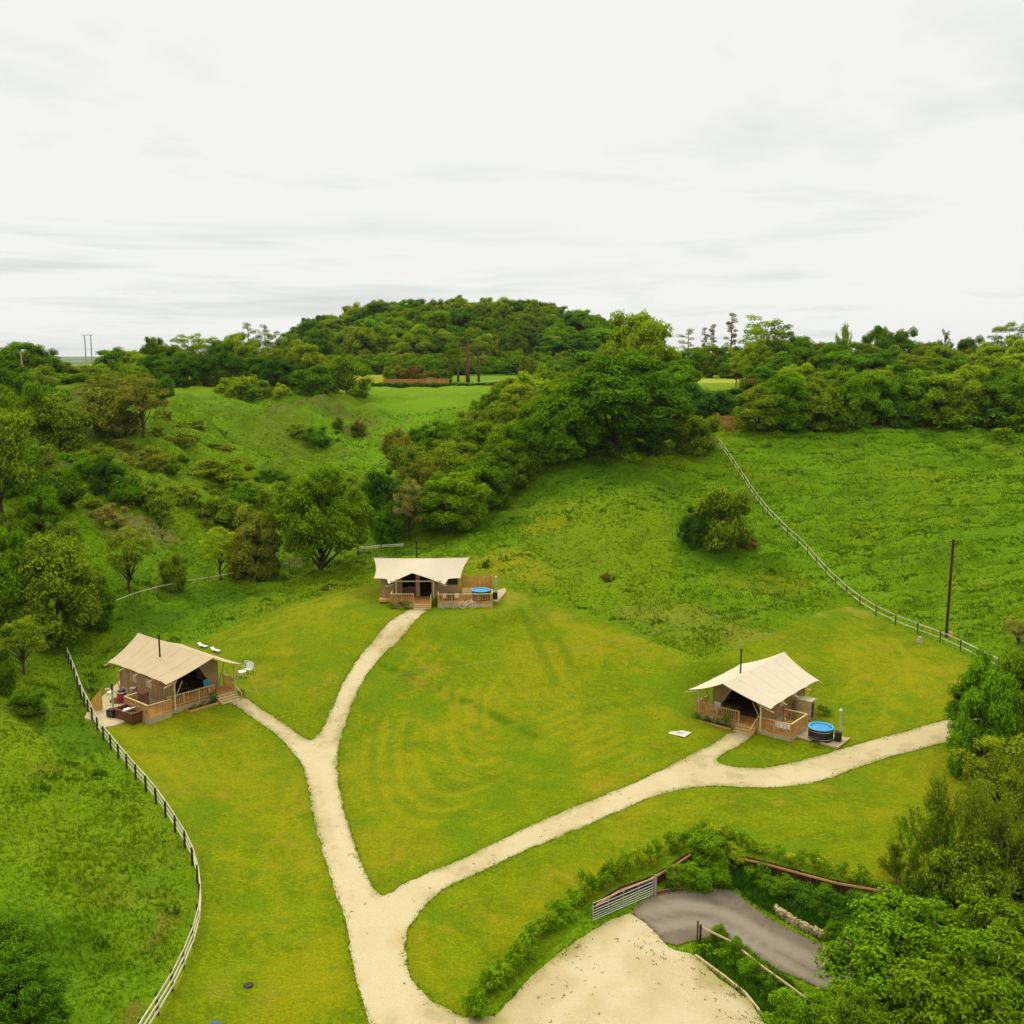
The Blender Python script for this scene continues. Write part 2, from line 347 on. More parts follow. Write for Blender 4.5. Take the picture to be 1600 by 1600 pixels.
# ---------------------------------------------------------------- ground materials
def grass_mat(name, dark, mid, light, dryc, s_big, s_mid, s_fine, rings=None, dry_amt=.5, lo=.32, hi=.68, bump=.4):
    m = bpy.data.materials.new(name); m.use_nodes = True; t = m.node_tree; b = t.nodes['Principled BSDF']
    b.inputs['Roughness'].default_value = .95; b.inputs['Specular IOR Level'].default_value = .05
    g = N(t, 'ShaderNodeNewGeometry'); P = g.outputs['Position']
    def noise(sc, det=4.0, rg=.6, st=None, dist=0.0):
        src = P
        if st: mp = N(t, 'ShaderNodeMapping'); mp.inputs['Scale'].default_value = st; L(t, P, mp.inputs['Vector']); src = mp.outputs[0]
        n = N(t, 'ShaderNodeTexNoise', inp={'Scale': sc, 'Detail': det, 'Roughness': rg, 'Distortion': dist}); L(t, src, n.inputs['Vector']); return n.outputs[0]
    def mr(src, a, b_, c=0.0, d=1.0):
        x = N(t, 'ShaderNodeMapRange', inp={'From Min': a, 'From Max': b_, 'To Min': c, 'To Max': d}); L(t, src, x.inputs['Value']); return x.outputs[0]
    def mix(f, A, B, mode='MIX'):
        x = N(t, 'ShaderNodeMix', data_type='RGBA', blend_type=mode)
        if isinstance(f, float): x.inputs[0].default_value = f
        else: L(t, f, x.inputs[0])
        for i, q in ((6, A), (7, B)):
            if isinstance(q, tuple): x.inputs[i].default_value = (*q, 1)
            else: L(t, q, x.inputs[i])
        return x.outputs[2]
    c = mix(mr(noise(s_mid, 6.0, .7), lo, hi), dark, mid)
    c = mix(mr(noise(s_fine, 3.0, .75), .45, .72), c, light)
    c = mix(mr(noise(s_big, 5.0, .6, dist=.8), .46, .72, 0, dry_amt), c, dryc)
    if rings:
        mp = N(t, 'ShaderNodeMapping'); mp.inputs['Location'].default_value = rings; L(t, P, mp.inputs['Vector'])
        w = N(t, 'ShaderNodeTexWave', wave_type='RINGS', rings_direction='SPHERICAL', inp={'Scale': .28, 'Distortion': 14.0, 'Detail': 3.0, 'Detail Scale': .05, 'Detail Roughness': .4})
        L(t, mp.outputs[0], w.inputs['Vector'])
        k = N(t, 'ShaderNodeMath', operation='MULTIPLY'); L(t, mr(w.outputs[1], .3, 1.0, 0, .16), k.inputs[0]); L(t, mr(noise(.09, 3.0), .42, .66), k.inputs[1])
        c = mix(k.outputs[0], c, tuple(x * 1.15 for x in dryc))
    at_ = N(t, 'ShaderNodeAttribute', attribute_name='tint')
    kk = N(t, 'ShaderNodeMath', operation='MULTIPLY'); L(t, at_.outputs['Alpha'], kk.inputs[0]); L(t, mr(noise(1.3, 5.0, .7), .25, .6, .55, 1.0), kk.inputs[1])
    c = mix(kk.outputs[0], c, at_.outputs['Color'])
    f2 = mr(noise(s_fine * 2.3, 2.0, .8), .2, .8, .60, 1.40)
    vm = N(t, 'ShaderNodeVectorMath', operation='SCALE'); L(t, c, vm.inputs[0]); L(t, f2, vm.inputs['Scale'])
    L(t, vm.outputs[0], b.inputs['Base Color'])
    bp = N(t, 'ShaderNodeBump', inp={'Strength': bump, 'Distance': .12}); L(t, noise(s_fine * .8, 4.0, .7), bp.inputs['Height']); L(t, bp.outputs[0], b.inputs['Normal'])
    return m
G_ROUGH = grass_mat('meadow_grass', (.072, .150, .0015), (.116, .208, .0018), (.156, .245, .002), (.20, .22, .003), .045, .7, 2.8, dry_amt=.4)
G_LAWN = grass_mat('mown_lawn', (.088, .142, .0008), (.144, .196, .0008), (.198, .238, .002), (.255, .225, .003), .085, .33, 3.2, rings=(-14.0, -92.0, 0), dry_amt=.8, lo=.38, hi=.62, bump=.4)
def gravel_mat(name, base, light, dark, wear):
    m = bpy.data.materials.new(name); m.use_nodes = True; t = m.node_tree; b = t.nodes['Principled BSDF']
    b.inputs['Roughness'].default_value = .95; b.inputs['Specular IOR Level'].default_value = .1
    g = N(t, 'ShaderNodeNewGeometry'); P = g.outputs['Position']
    n = N(t, 'ShaderNodeTexNoise', inp={'Scale': 11.0, 'Detail': 6.0, 'Roughness': .75}); L(t, P, n.inputs['Vector'])
    r = N(t, 'ShaderNodeValToRGB'); e = r.color_ramp.elements; e[0].position = .36; e[0].color = (*dark, 1); e[1].position = .5; e[1].color = (*base, 1)
    x = e.new(.68); x.color = (*light, 1); L(t, n.outputs[0], r.inputs[0])
    n2 = N(t, 'ShaderNodeTexNoise', inp={'Scale': .35, 'Detail': 5.0, 'Roughness': .6}); L(t, P, n2.inputs['Vector'])
    mr_ = N(t, 'ShaderNodeMapRange', inp={'From Min': .48, 'From Max': .75, 'To Max': .6}); L(t, n2.outputs[0], mr_.inputs['Value'])
    mx = N(t, 'ShaderNodeMix', data_type='RGBA'); L(t, mr_.outputs[0], mx.inputs[0]); L(t, r.outputs[0], mx.inputs[6]); mx.inputs[7].default_value = (*wear, 1)
    # scattered darker pits and tufts
    n3 = N(t, 'ShaderNodeTexVoronoi', inp={'Scale': 1.5}); L(t, P, n3.inputs['Vector'])
    n4 = N(t, 'ShaderNodeTexNoise', inp={'Scale': .16, 'Detail': 3.0}); L(t, P, n4.inputs['Vector'])
    ad = N(t, 'ShaderNodeMath', operation='MULTIPLY_ADD', inp={1: -.28, 2: .20}); L(t, n4.outputs[0], ad.inputs[0])
    lt = N(t, 'ShaderNodeMath', operation='LESS_THAN'); L(t, n3.outputs['Distance'], lt.inputs[0]); L(t, ad.outputs[0], lt.inputs[1])
    l2 = N(t, 'ShaderNodeMath', operation='MULTIPLY', inp={1: .55}); L(t, lt.outputs[0], l2.inputs[0])
    m2 = N(t, 'ShaderNodeMix', data_type='RGBA'); L(t, l2.outputs[0], m2.inputs[0]); L(t, mx.outputs[2], m2.inputs[6]); m2.inputs[7].default_value = (.16, .13, .05, 1)
    at_ = N(t, 'ShaderNodeAttribute', attribute_name='tint')
    m3 = N(t, 'ShaderNodeMix', data_type='RGBA'); L(t, at_.outputs['Alpha'], m3.inputs[0]); L(t, m2.outputs[2], m3.inputs[6]); L(t, at_.outputs['Color'], m3.inputs[7])
    L(t, m3.outputs[2], b.inputs['Base Color'])
    bp = N(t, 'ShaderNodeBump', inp={'Strength': .35, 'Distance': .03}); L(t, n.outputs[0], bp.inputs['Height']); L(t, bp.outputs[0], b.inputs['Normal'])
    return m
G_GRAVEL = gravel_mat('pale_gravel', (.52, .43, .235), (.59, .50, .29), (.42, .34, .17), (.44, .335, .15))
G_TARMAC = gravel_mat('worn_tarmac', (.165, .135, .095), (.20, .165, .12), (.125, .10, .07), (.22, .185, .13))

# ---------------------------------------------------------------- outlines of the laid surfaces (traced on the ground)
path_px = [(620,1720),(600,1640),(580,1600),(562,1560),(548,1500),(543,1440),(527,1400),(510,1350),(497,1300),(487,1260),(480,1215),(470,1190),(450,1165),(430,1148),
 (400,1125),(375,1108),(352,1096),(378,1088),(400,1103),(430,1122),(455,1140),(478,1155),(490,1157),(503,1140),(515,1115),(528,1085),(545,1050),(570,1015),
 (600,980),(620,965),(641,951),(672,951),(651,970),(630,993),(600,1020),(575,1050),(556,1085),(545,1115),(533,1150),(526,1180),(528,1215),(535,1260),(547,1300),
 (562,1345),(580,1385),(592,1400),(603,1402),(625,1385),(660,1368),(700,1352),(760,1325),(820,1295),(880,1268),(940,1245),(1000,1220),(1050,1195),(1090,1175),
 (1120,1160),(1141,1143),(1180,1149),(1160,1163),(1130,1178),(1118,1188),(1130,1196),(1160,1200),(1200,1200),(1250,1190),(1300,1175),(1350,1160),(1400,1148),
 (1450,1132),(1480,1125),(1540,1112),(1640,1090),(1640,1125),(1540,1145),(1460,1165),(1400,1180),(1350,1195),(1300,1215),(1250,1228),(1200,1232),(1150,1230),(1100,1228),(1050,1235),
 (1000,1252),(940,1280),(880,1305),(820,1330),(760,1358),(700,1385),(665,1412),(645,1437),(633,1465),(632,1500),(645,1535),(670,1562),(705,1583),(728,1592),(728,1720)]
yard_px = [(712,1592),(772,1590),(790,1570),(830,1530),(880,1485),(925,1455),(960,1437),(985,1428),(1010,1445),(1045,1482),(1085,1494),(1100,1510),(1130,1535),(1165,1560),(1185,1585),(1240,1640),(1240,1720),(712,1720)]
drive_px = [(985,1428),(1000,1410),(1022,1398),(1060,1393),(1130,1388),(1150,1395),(1190,1428),(1230,1452),(1280,1476),(1320,1492),(1400,1520),(1480,1560),(1480,1640),(1380,1620),
 (1320,1560),(1260,1535),(1205,1512),(1160,1482),(1120,1464),(1088,1468),(1045,1482),(1010,1445)]
lawn_px = [(560,1720),(210,1720),(222,1600),(275,1518),(305,1438),(313,1372),(297,1318),(262,1268),(212,1202),(182,1168),(172,1148),(165,1128),(172,1095),(182,1060),(190,1035),(250,1015),(325,998),(350,985),(420,957),(500,934),(580,918),
 (590,893),(700,888),(780,905),(800,925),(840,938),(900,957),(980,987),(1050,1020),(1095,1040),(1150,1015),(1210,990),(1265,962),(1320,945),(1362,957),(1420,988),(1500,1020),(1560,1060),(1640,1090),(1640,1230),
 (1520,1320),(1430,1384),(1345,1376),(1280,1353),(1210,1338),(1140,1322),(1070,1322),(1020,1350),(975,1375),(930,1400),(880,1440),(800,1500),(735,1572),(728,1592),(728,1720)]
P_path = chaikin(trace(path_px), 1); P_yard = trace(yard_px); P_drive = chaikin(trace(drive_px), 1); P_lawn = chaikin(trace(lawn_px), 1)
# stone patios beside the hot tubs
patio_left_px = [(131,1126),(150,1140),(180,1135),(226,1117),(205,1100),(214,1080),(222,1060),(195,1058),(165,1085),(140,1105)]
patio_centre_px = [(752,933),(776,942),(791,925),(789,920),(768,926)]
patio_right_px = [(1243,1153),(1309,1171),(1328,1156),(1262,1140)]
P_pl, P_pc, P_pr = trace(patio_left_px), trace(patio_centre_px), trace(patio_right_px)

def rough_edge(P, amp, step=.3, seed=3):
    Q = resample(P, step, True); n = len(Q); out_ = []
    for i, (x, y) in enumerate(Q):
        a = Q[i - 1]; b = Q[(i + 1) % n]; dx_, dy_ = b[0] - a[0], b[1] - a[1]; l = math.hypot(dx_, dy_) + 1e-6
        k = (float(fbm(x * 1.6, y * 1.6, seed, 3)) - .5) * 2 * amp
        out_.append((x - dy_ / l * k, y + dx_ / l * k))
    return out_
def sheet(name, P, mat_, dz, step, amp, tintf=None, kind='structure', skirt=.12):
    E = rough_edge(P, amp, max(.25, step * .7)); A = np.array(E)
    xs = np.arange(A[:, 0].min(), A[:, 0].max(), step); ys = np.arange(max(A[:, 1].min(), 30), A[:, 1].max(), step)
    X, Y = np.meshgrid(xs, ys); X = X.ravel() + rng.uniform(-.1, .1, X.size) * step; Y = Y.ravel() + rng.uniform(-.1, .1, Y.size) * step
    d = sdist(X, Y, E); k = d < -step * .5; pts = [Vector(p) for p in E] + [Vector((a, b)) for a, b in zip(X[k], Y[k])]
    n = len(E)
    r = delaunay_2d_cdt(pts, [], [list(range(n))], 1, 1e-5)
    V2 = np.array([(v.x, v.y) for v in r[0]]); F = np.array([f for f in r[2] if len(f) == 3])
    Z = ground(V2[:, 0], V2[:, 1]) + dz
    me = mesh_np(name, np.column_stack([V2, Z]), F, mat_, True)
    a = F[0]; 
    if tintf is not None:
        T = tintf(V2[:, 0], V2[:, 1]).astype(np.float32)
    else: T = np.zeros((len(V2), 4), np.float32)
    at_ = me.attributes.new('tint', 'FLOAT_COLOR', 'POINT'); at_.data.foreach_set('color', T.ravel())
    me.update()
    if me.polygons[0].normal.z < 0: me.flip_normals()
    o = obj(name, me); tag(o, kind=kind); return o

def line_mask(x, y, px, w, soft):
    P = chaikin(trace(px), 2, False); d = seg_dist(x, y, P, False); return 1 - sstep(w, w + soft, d)
def put(T, m, col):
    a = T[:, 3]; na = np.maximum(a, m); k = np.clip(np.where(na > 1e-4, m / np.maximum(na, 1e-4), 0), 0, 1)[:, None]
    T[:, :3] = T[:, :3] * (1 - k) + np.array(col) * k; T[:, 3] = na
def lawn_tint(x, y):
    T = np.zeros((len(x), 4))
    for px in ([(796,930),(822,970),(840,1005),(856,1040),(866,1070)],[(822,936),(850,965),(868,990),(882,1015),(893,1040)]):
        put(T, .62 * line_mask(x, y, px, .10, .6), (.062, .125, .001))
    put(T, .9 * line_mask(x, y, [(590,1035),(650,1062),(700,1085),(760,1110),(830,1150)], .3, .8), (.05, .11, .001))
    put(T, .5 * line_mask(x, y, [(380,1035),(430,1030),(500,1028),(560,1030)], .3, .9), (.06, .12, .001))
    # mower runs across the left lawn
    for k in range(6):
        px = [(360 + k * 22, 1000 - k * 11), (430 + k * 22, 985 - k * 12), (520 + k * 16, 955 - k * 8)]
        put(T, .6 * line_mask(x, y, px, .12, .5), (.24, .25, .008))
    # worn and yellowed turf
    for cx, cy_, r, c in ((1290,955,4,(.26,.23,.03)),(1330,952,3.5,(.27,.235,.03)),(800,935,3,(.25,.22,.02)),(880,958,3,(.22,.21,.015)),(1020,1010,4,(.22,.2,.012)),(270,1240,2.2,(.2,.19,.01)),(380,1550,3,(.2,.19,.01)),(720,1000,6,(.15,.21,.004)),(470,960,5,(.2,.22,.005))):
        p = at(cx, cy_); d = np.hypot((x - p.x) * .8, y - p.y) / r; put(T, (1 - sstep(.2, 1.0, d)) * .75 * sstep(.35, .6, fbm(x * .7, y * .7, 55)), c)
    # mowing rounds in the middle lawn, light and dark in turn
    loop = [(655,1000),(600,1060),(560,1140),(552,1230),(580,1310),(640,1335),(760,1290),(900,1225),(1010,1180)]
    for k in range(1, 17):
        f = k / 21; q = [(a + (840 - a) * f, b + (1075 - b) * f) for a, b in loop]
        put(T, (.50 if k % 2 else .42) * line_mask(x, y, q, .12, .42) * sstep(.30, .55, fbm(x * .22, y * .22, 90 + k)), (.27, .25, .004) if k % 2 else (.09, .155, .001))
    loop = [(1330,955),(1420,1000),(1460,1060),(1440,1110),(1370,1140)]
    for k in range(1, 9):
        f = k / 11; q = [(a + (1290 - a) * f, b + (1060 - b) * f) for a, b in loop]; put(T, .4 * line_mask(x, y, q, .12, .42) * sstep(.3, .55, fbm(x * .2, y * .2, 190 + k)), (.26, .25, .004))
    for k in range(7):
        q = [(250 + k * 26, 1180), (330 + k * 24, 1300), (390 + k * 17, 1420), (430 + k * 14, 1560)]; put(T, .35 * line_mask(x, y, q, .12, .4) * sstep(.35, .55, fbm(x * .2, y * .2, 290 + k)), (.25, .24, .004))
    put(T, sstep(.60, .72, fbm(x * .85, y * .85, 78, 5)) * sstep(.45, .6, fbm(x * .11, y * .11, 79)) * .6, (.27, .20, .012)); put(T, sstep(.58, .70, fbm(x * 1.1, y * 1.1, 80, 5)) * .35, (.07, .125, .001))
    # greener clumps
    m = sstep(.58, .72, fbm(x * .28, y * .28, 77)) * .55; put(T, m, (.085, .165, .002))
    # denser, darker turf along the trodden edges
    d = np.abs(sdist(x, y, P_path)); put(T, (1 - sstep(.1, .7, d)) * .45, (.085, .14, .002))
    return T
lawn = sheet('lawn', P_lawn, G_LAWN, .02, .42, .35, lawn_tint)
def path_tint(x, y):
    T = np.zeros((len(x), 4)); d = -sdist(x, y, P_path); nz = fbm(x * 1.1, y * 1.1, 51, 4)
    put(T, (1 - sstep(.0, .5, d + (nz - .5) * 1.1)) * .65, (.24, .24, .05))
    put(T, sstep(.60, .72, nz) * .45, (.33, .25, .11)); put(T, sstep(.54, .7, fbm(x * .25, y * .25, 52)) * .35, (.62, .53, .33))
    put(T, line_mask(x, y, [(640, 1600), (600, 1480), (560, 1390), (520, 1260), (505, 1190)], .25, .5) * .35, (.62, .54, .34))
    p = at(640, 1470); put(T, (1 - sstep(.4, 1.5, np.hypot(x - p.x, y - p.y))) * .5, (.46, .34, .12)); return T
def yard_tint(x, y):
    T = np.zeros((len(x), 4)); d = -sdist(x, y, P_yard + []); nz = fbm(x * .9, y * .9, 53, 4)
    dl = seg_dist(x, y, trace([(775,1590),(790,1570),(830,1530),(880,1485),(925,1455),(960,1437)]), False); dr = seg_dist(x, y, trace([(1045,1482),(1085,1494),(1130,1535),(1165,1560),(1185,1585)]), False)
    put(T, (1 - sstep(.1, 1.3, dl + (nz - .5) * 1.6)) * .85, (.27, .23, .06)); put(T, (1 - sstep(.1, 1.6, dr + (nz - .5) * 2.2)) * .7, (.30, .26, .08))
    put(T, sstep(.52, .68, fbm(x * .3, y * .3, 54)) * .5, (.46, .36, .17)); put(T, sstep(.55, .72, fbm(x * .22 + 9, y * .22, 56)) * .4, (.62, .54, .35))
    put(T, line_mask(x, y, [(1000, 1440), (960, 1490), (900, 1560), (860, 1600)], .2, .5) * .3, (.62, .54, .35)); return T
path = sheet('gravel_path', P_path, G_GRAVEL, .035, .4, .16, path_tint)
yard = sheet('gravel_yard', P_yard, G_GRAVEL, .055, .4, .15, yard_tint)
def drive_tint(x, y):
    T = np.zeros((len(x), 4))
    for px, w in (([(1010,1425),(1070,1412),(1130,1425),(1180,1455),(1240,1490),(1320,1520)], .7), ([(1030,1450),(1080,1440),(1130,1450),(1170,1475),(1230,1510),(1300,1550)], .6)):
        put(T, .6 * line_mask(x, y, px, w * .3, w), (.33, .28, .20))
    put(T, (1 - sstep(.0, .5, np.abs(sdist(x, y, P_drive)))) * .5, (.16, .12, .06))
    return T
drive = sheet('tarmac_drive', P_drive, G_TARMAC, .035, .5, .05, drive_tint)

# ---------------------------------------------------------------- the ground itself
SHEETS = [P_lawn, P_path, P_yard, P_drive]
yrow = [-8.0]
while yrow[-1] < 9000:
    y = yrow[-1]; d = 3.0 if y < 28 else .34 if y < 112 else .55 if y < 190 else .9 if y < 260 else (y - 260) * .02 + 1.2; yrow.append(y + d)
yrow = np.array(yrow); scol = np.linspace(-1, 1, 561); scol = np.sign(scol) * (np.abs(scol) * .62 + .55 * np.abs(scol) ** 3)
GXm, GYm = np.meshgrid(scol, yrow); GXm = GXm * (np.maximum(GYm, 0) + 38) * .95
x = GXm.ravel(); y = GYm.ravel(); z = ground(x, y)
sd_all = np.full(x.shape, 1e3); near = (y < 135) & (np.abs(x) < 75)
inm = near & (y > 30)
sdn = np.full(inm.sum(), 1e3)
for P in SHEETS: sdn = np.minimum(sdn, sdist(x[inm], y[inm], P))
sd_all[inm] = sdn
rough = sstep(0.0, 2.0, sd_all)
farfade = 1 - sstep(210, 320, y)
lump = (fbm(x * .75, y * .75, 5, 4) - .5) * .95 + (fbm(x * .22, y * .22, 15, 3) - .5) * 1.1
# terraces worn by sheep on the right hand field, humps in the old quarry on the left
right = sstep(0, 25, x - (y * .1)) * sstep(90, 115, y) * (1 - sstep(178, 195, y))
terr = (fbm(x * .12 + 3, y * .85 + x * .05, 33, 4) - .5) * 2.1
quarry = sstep(0, 14, -x - 12 - (y - 125) * .06) * sstep(118, 150, y) * (1 - sstep(215, 250, y))
hump = (fbm(x * .07, y * .075, 44, 4) - .5) * 7.0 + (fbm(x * .2, y * .2, 45, 3) - .5) * 2.2
z = z + rough * farfade * (lump + terr * right * .9 + hump * quarry)
z = z - .35 * sstep(.3, 1.2, -sd_all)
T = np.zeros((len(x), 4))
def blob(px, py, rx, ry, col, k=.9, seed=1, thr=(.3, .6)):
    p = at(px, py); d = np.hypot((x - p.x) / rx, (y - p.y) / ry); sel = d < 1.3
    m = np.zeros(len(x)); m[sel] = (1 - sstep(.35, 1.05, d[sel] + (fbm(x[sel] * .5, y[sel] * .5, seed, 3) - .5) * .8)) * k; put(T, m, col)
YEL, OLV, BRN, LUSH, HAY = (.26, .235, .008), (.17, .19, .006), (.16, .09, .02), (.055, .14, .003), (.34, .36, .035)
m = rough * sstep(.58, .75, fbm(x * .06, y * .06, 61)) * .4 * (y < 260); put(T, m, LUSH)
for a in ((810,880,7,7,YEL,.75),(1290,900,0,0,YEL,0),(900,860,9,9,(.13,.19,.006),.5),(1210,895,7,6,YEL,.7),(1170,915,6,5,(.17,.2,.01),.6),(1060,960,10,5,(.2,.19,.02),.55),(1120,985,8,4,(.2,.19,.02),.55),
          (1010,1030,6,4,YEL,.7),(1180,1000,5,4,(.2,.19,.02),.7),(860,800,6,9,(.14,.19,.008),.5),(850,820,4,4,YEL,.5),(1000,770,9,8,(.12,.19,.006),.5),(540,915,6,3,YEL,.55),(430,950,8,4,(.13,.17,.006),.6),
          (1560,690,14,8,(.15,.2,.01),.6),(1490,690,10,8,(.13,.2,.008),.5),(1540,910,3,1.2,(.3,.27,.06),.6),(1535,683,2,1.2,(.25,.12,.04),.7),
          (75,1200,1.6,2.6,(.2,.16,.015),.5),(120,1470,1.0,2.2,BRN,.6),(95,1530,.8,2.2,BRN,.55),(180,1390,3,2,(.14,.15,.01),.5),(250,1460,.8,3,BRN,.5),(235,1330,2.5,2.5,(.13,.15,.008),.4),(205,1590,.6,1.5,BRN,.7),
          (240,1080,4,3,OLV,.4),(880,640,0,0,OLV,0),(200,820,5,3,(.26,.17,.06),.7),(240,825,4,2,(.24,.17,.07),.7),(100,870,0,0,OLV,0)):
    if a[2] > 0: blob(*a)
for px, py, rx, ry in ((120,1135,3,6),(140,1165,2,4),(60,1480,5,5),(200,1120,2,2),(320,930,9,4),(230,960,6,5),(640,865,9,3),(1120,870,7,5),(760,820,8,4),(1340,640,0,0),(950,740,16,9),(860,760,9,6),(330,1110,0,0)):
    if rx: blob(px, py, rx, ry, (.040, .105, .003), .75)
# bright grass of the valley and of the right hand field
for px, py, rx, ry in ((560,740,14,30),(600,690,14,26),(560,650,26,26),(660,640,14,20)): blob(px, py, rx, ry, (.125, .27, .004), .65)
put(T, right * .5 * sstep(.3, .6, fbm(x * .1, y * .1, 8)), (.105, .23, .003))
put(T, right * .7 * sstep(.56, .68, fbm(x * .2, y * .95 + x * .05, 9, 4)), (.055, .125, .002))
put(T, quarry * .55 * sstep(.45, .62, fbm(x * .09, y * .09, 18)), (.08, .12, .006))
put(T, quarry * .6 * sstep(.60, .74, fbm(x * .13, y * .13, 28)), (.085, .06, .02))
# bare earth where the hedge has been cleared, and the scar beside it
pe = at(1133, 660); d = np.hypot((x - pe.x) / 2.6, (y - pe.y) / 7); put(T, (1 - sstep(.6, 1.1, d)) * .95, (.20, .075, .025))
sc_ = chaikin([tuple(at(a, b)[:2]) for a, b in ((1250,672),(1300,668),(1350,664),(1400,660))], 1, False)
dd = np.full(len(x), 99.); kk = (y > 150) & (y < 200); dd[kk] = seg_dist(x[kk], y[kk], sc_, False); put(T, (1 - sstep(.4, 1.4, dd)) * .7, (.16, .075, .03))
# plateau fields
plateau = sstep(215, 250, y)
put(T, plateau * .9, (.15, .25, .005))
def fieldm(y0, y1, x0, x1, col):
    m = sstep(y0 - 2, y0, y) * (1 - sstep(y1, y1 + 2, y)) * sstep(x0 - 2, x0, x) * (1 - sstep(x1, x1 + 2, x)); put(T, m * .95, col)
fieldm(262, 330, 35, 95, HAY); fieldm(262, 345, -75, -18, (.24, .24, .008)); fieldm(232, 262, -190, -100, (.11, .2, .006)); fieldm(268, 330, -18, 30, (.12, .22, .006))
# far country, distance haze painted in as greyed colours
fr = sstep(500, 900, np.hypot(x, y)); put(T, fr, (.105, .125, .10)); big = fbm(x / 140, y / 300, 71, 3)
put(T, fr * sstep(.45, .55, big), (.045, .075, .03)); put(T, fr * sstep(.6, .64, big), (.22, .24, .10))
ny, nx = GXm.shape; idx = np.arange(nx * ny).reshape(ny, nx)
F = np.column_stack([idx[:-1, :-1].ravel(), idx[:-1, 1:].ravel(), idx[1:, 1:].ravel(), idx[1:, :-1].ravel()])
gme = mesh_np('ground', np.column_stack([x, y, z]), F, G_ROUGH, True)
a_ = gme.attributes.new('tint', 'FLOAT_COLOR', 'POINT'); a_.data.foreach_set('color', T.astype(np.float32).ravel())
go = obj('ground', gme); tag(go, kind='structure')
print('ground verts', len(x))
# bumpy surface lookup for placing things
def surf(x0, y0):
    j = int(np.clip(np.searchsorted(yrow, y0) - 1, 0, ny - 2)); i = int(np.clip(np.searchsorted(GXm[j], x0) - 1, 0, nx - 2))
    Zg = z.reshape(ny, nx); return float(min(Zg[j, i], Zg[j, i + 1], Zg[j + 1, i], Zg[j + 1, i + 1]))

# ---------------------------------------------------------------- the three tents, their decks and furniture
def local(o, p): return o.matrix_world @ Vector(p)
def railing(name_parent, a, b, zt, zb, first=True, last=True, sp=.165, matr='rail'):
    # posts, a handrail, a foot rail and balusters between two points of a deck edge
    A = Vector((a[0], a[1], 0)); B = Vector((b[0], b[1], 0)); d = B - A; l = d.length; u = d / l
    n = max(1, round(l / 1.6))
    for i in range(n + 1):
        if (i == 0 and not first) or (i == n and not last): continue
        p = A + u * l * i / n
        piece('post', M[matr], name_parent, (p.x, p.y, zb - .45), (p.x, p.y, zt + .06), .10, .10)
    piece('handrail', M['pale_wood'], name_parent, (A.x, A.y, zt + .02), (B.x, B.y, zt + .02), .14, .05)
    piece('bottom_rail', M[matr], name_parent, (A.x, A.y, zb + .12), (B.x, B.y, zb + .12), .05, .08)
    k = int(l / sp)
    for i in range(1, k):
        p = A + u * l * i / k
        piece('baluster', M[matr], name_parent, (p.x, p.y, zb + .08), (p.x, p.y, zt), .055, .035)
def deck_boards(par, x0, x1, y0, y1, z, m='deck'):
    y = y0
    while y < y1 - .02:
        w = min(.16, y1 - y); block('deck_board', M[m], par, ((x0 + x1) / 2, y + w / 2 - .006, z - .02), (x1 - x0, w - .014, .04)); y += .16
def skirt(par, a, b, z, m='skirt', low=-.3):
    piece('skirt_board', M[m], par, (a[0], a[1], z / 2 - .02 + low / 2), (b[0], b[1], z / 2 - .02 + low / 2), .03, z - .06 - low)
def steps(par, x0, x1, y, z, n, m='pale_wood', dy=.30):
    for i in range(n):
        zz = z * (n - i - 1) / n + .02
        block('step', M[m], par, ((x0 + x1) / 2, y - dy * (i + .5), zz + .02 - .001 * i), (x1 - x0, dy + .03, .05))
        block('riser', M['deck'], par, ((x0 + x1) / 2, y - dy * i - .012, zz + z / n / 2 - .012), (x1 - x0 - .06, .02, z / n - .05))
    for x in (x0 - .03, x1 + .03):
        piece('stringer', M['rail'], par, (x, y, z - .1), (x, y - dy * n, -.02), .05, .22)
def grid_surface(f, nu, nv, thick=.025):
    V = []; F = []
    for i in range(nu + 1):
        for j in range(nv + 1): V.append(f(i / nu, j / nv))
    w = nv + 1; n0 = len(V)
    V += [(a, b, c - thick) for a, b, c in V]
    for i in range(nu):
        for j in range(nv):
            q = (i * w + j, (i + 1) * w + j, (i + 1) * w + j + 1, i * w + j + 1); F.append(q); F.append(tuple(n0 + k for k in q[::-1]))
    ring = [i * w for i in range(nu + 1)] + [nu * w + j for j in range(1, nv + 1)] + [i * w + nv for i in range(nu - 1, -1, -1)] + [j for j in range(nv - 1, 0, -1)]
    for i in range(len(ring)):
        a, b = ring[i], ring[(i + 1) % len(ring)]; F.append((a, b, n0 + b, n0 + a))
    return V, F
def from_vf(name, VF, m, par, smooth=True):
    me = bpy.data.meshes.new(name); me.from_pydata(VF[0], [], VF[1]); me.update()
    if smooth:
        me.polygons.foreach_set('use_smooth', np.ones(len(me.polygons), bool))
        me.set_sharp_from_angle(angle=R(50))
    me.materials.append(m); return obj(name, me, par)

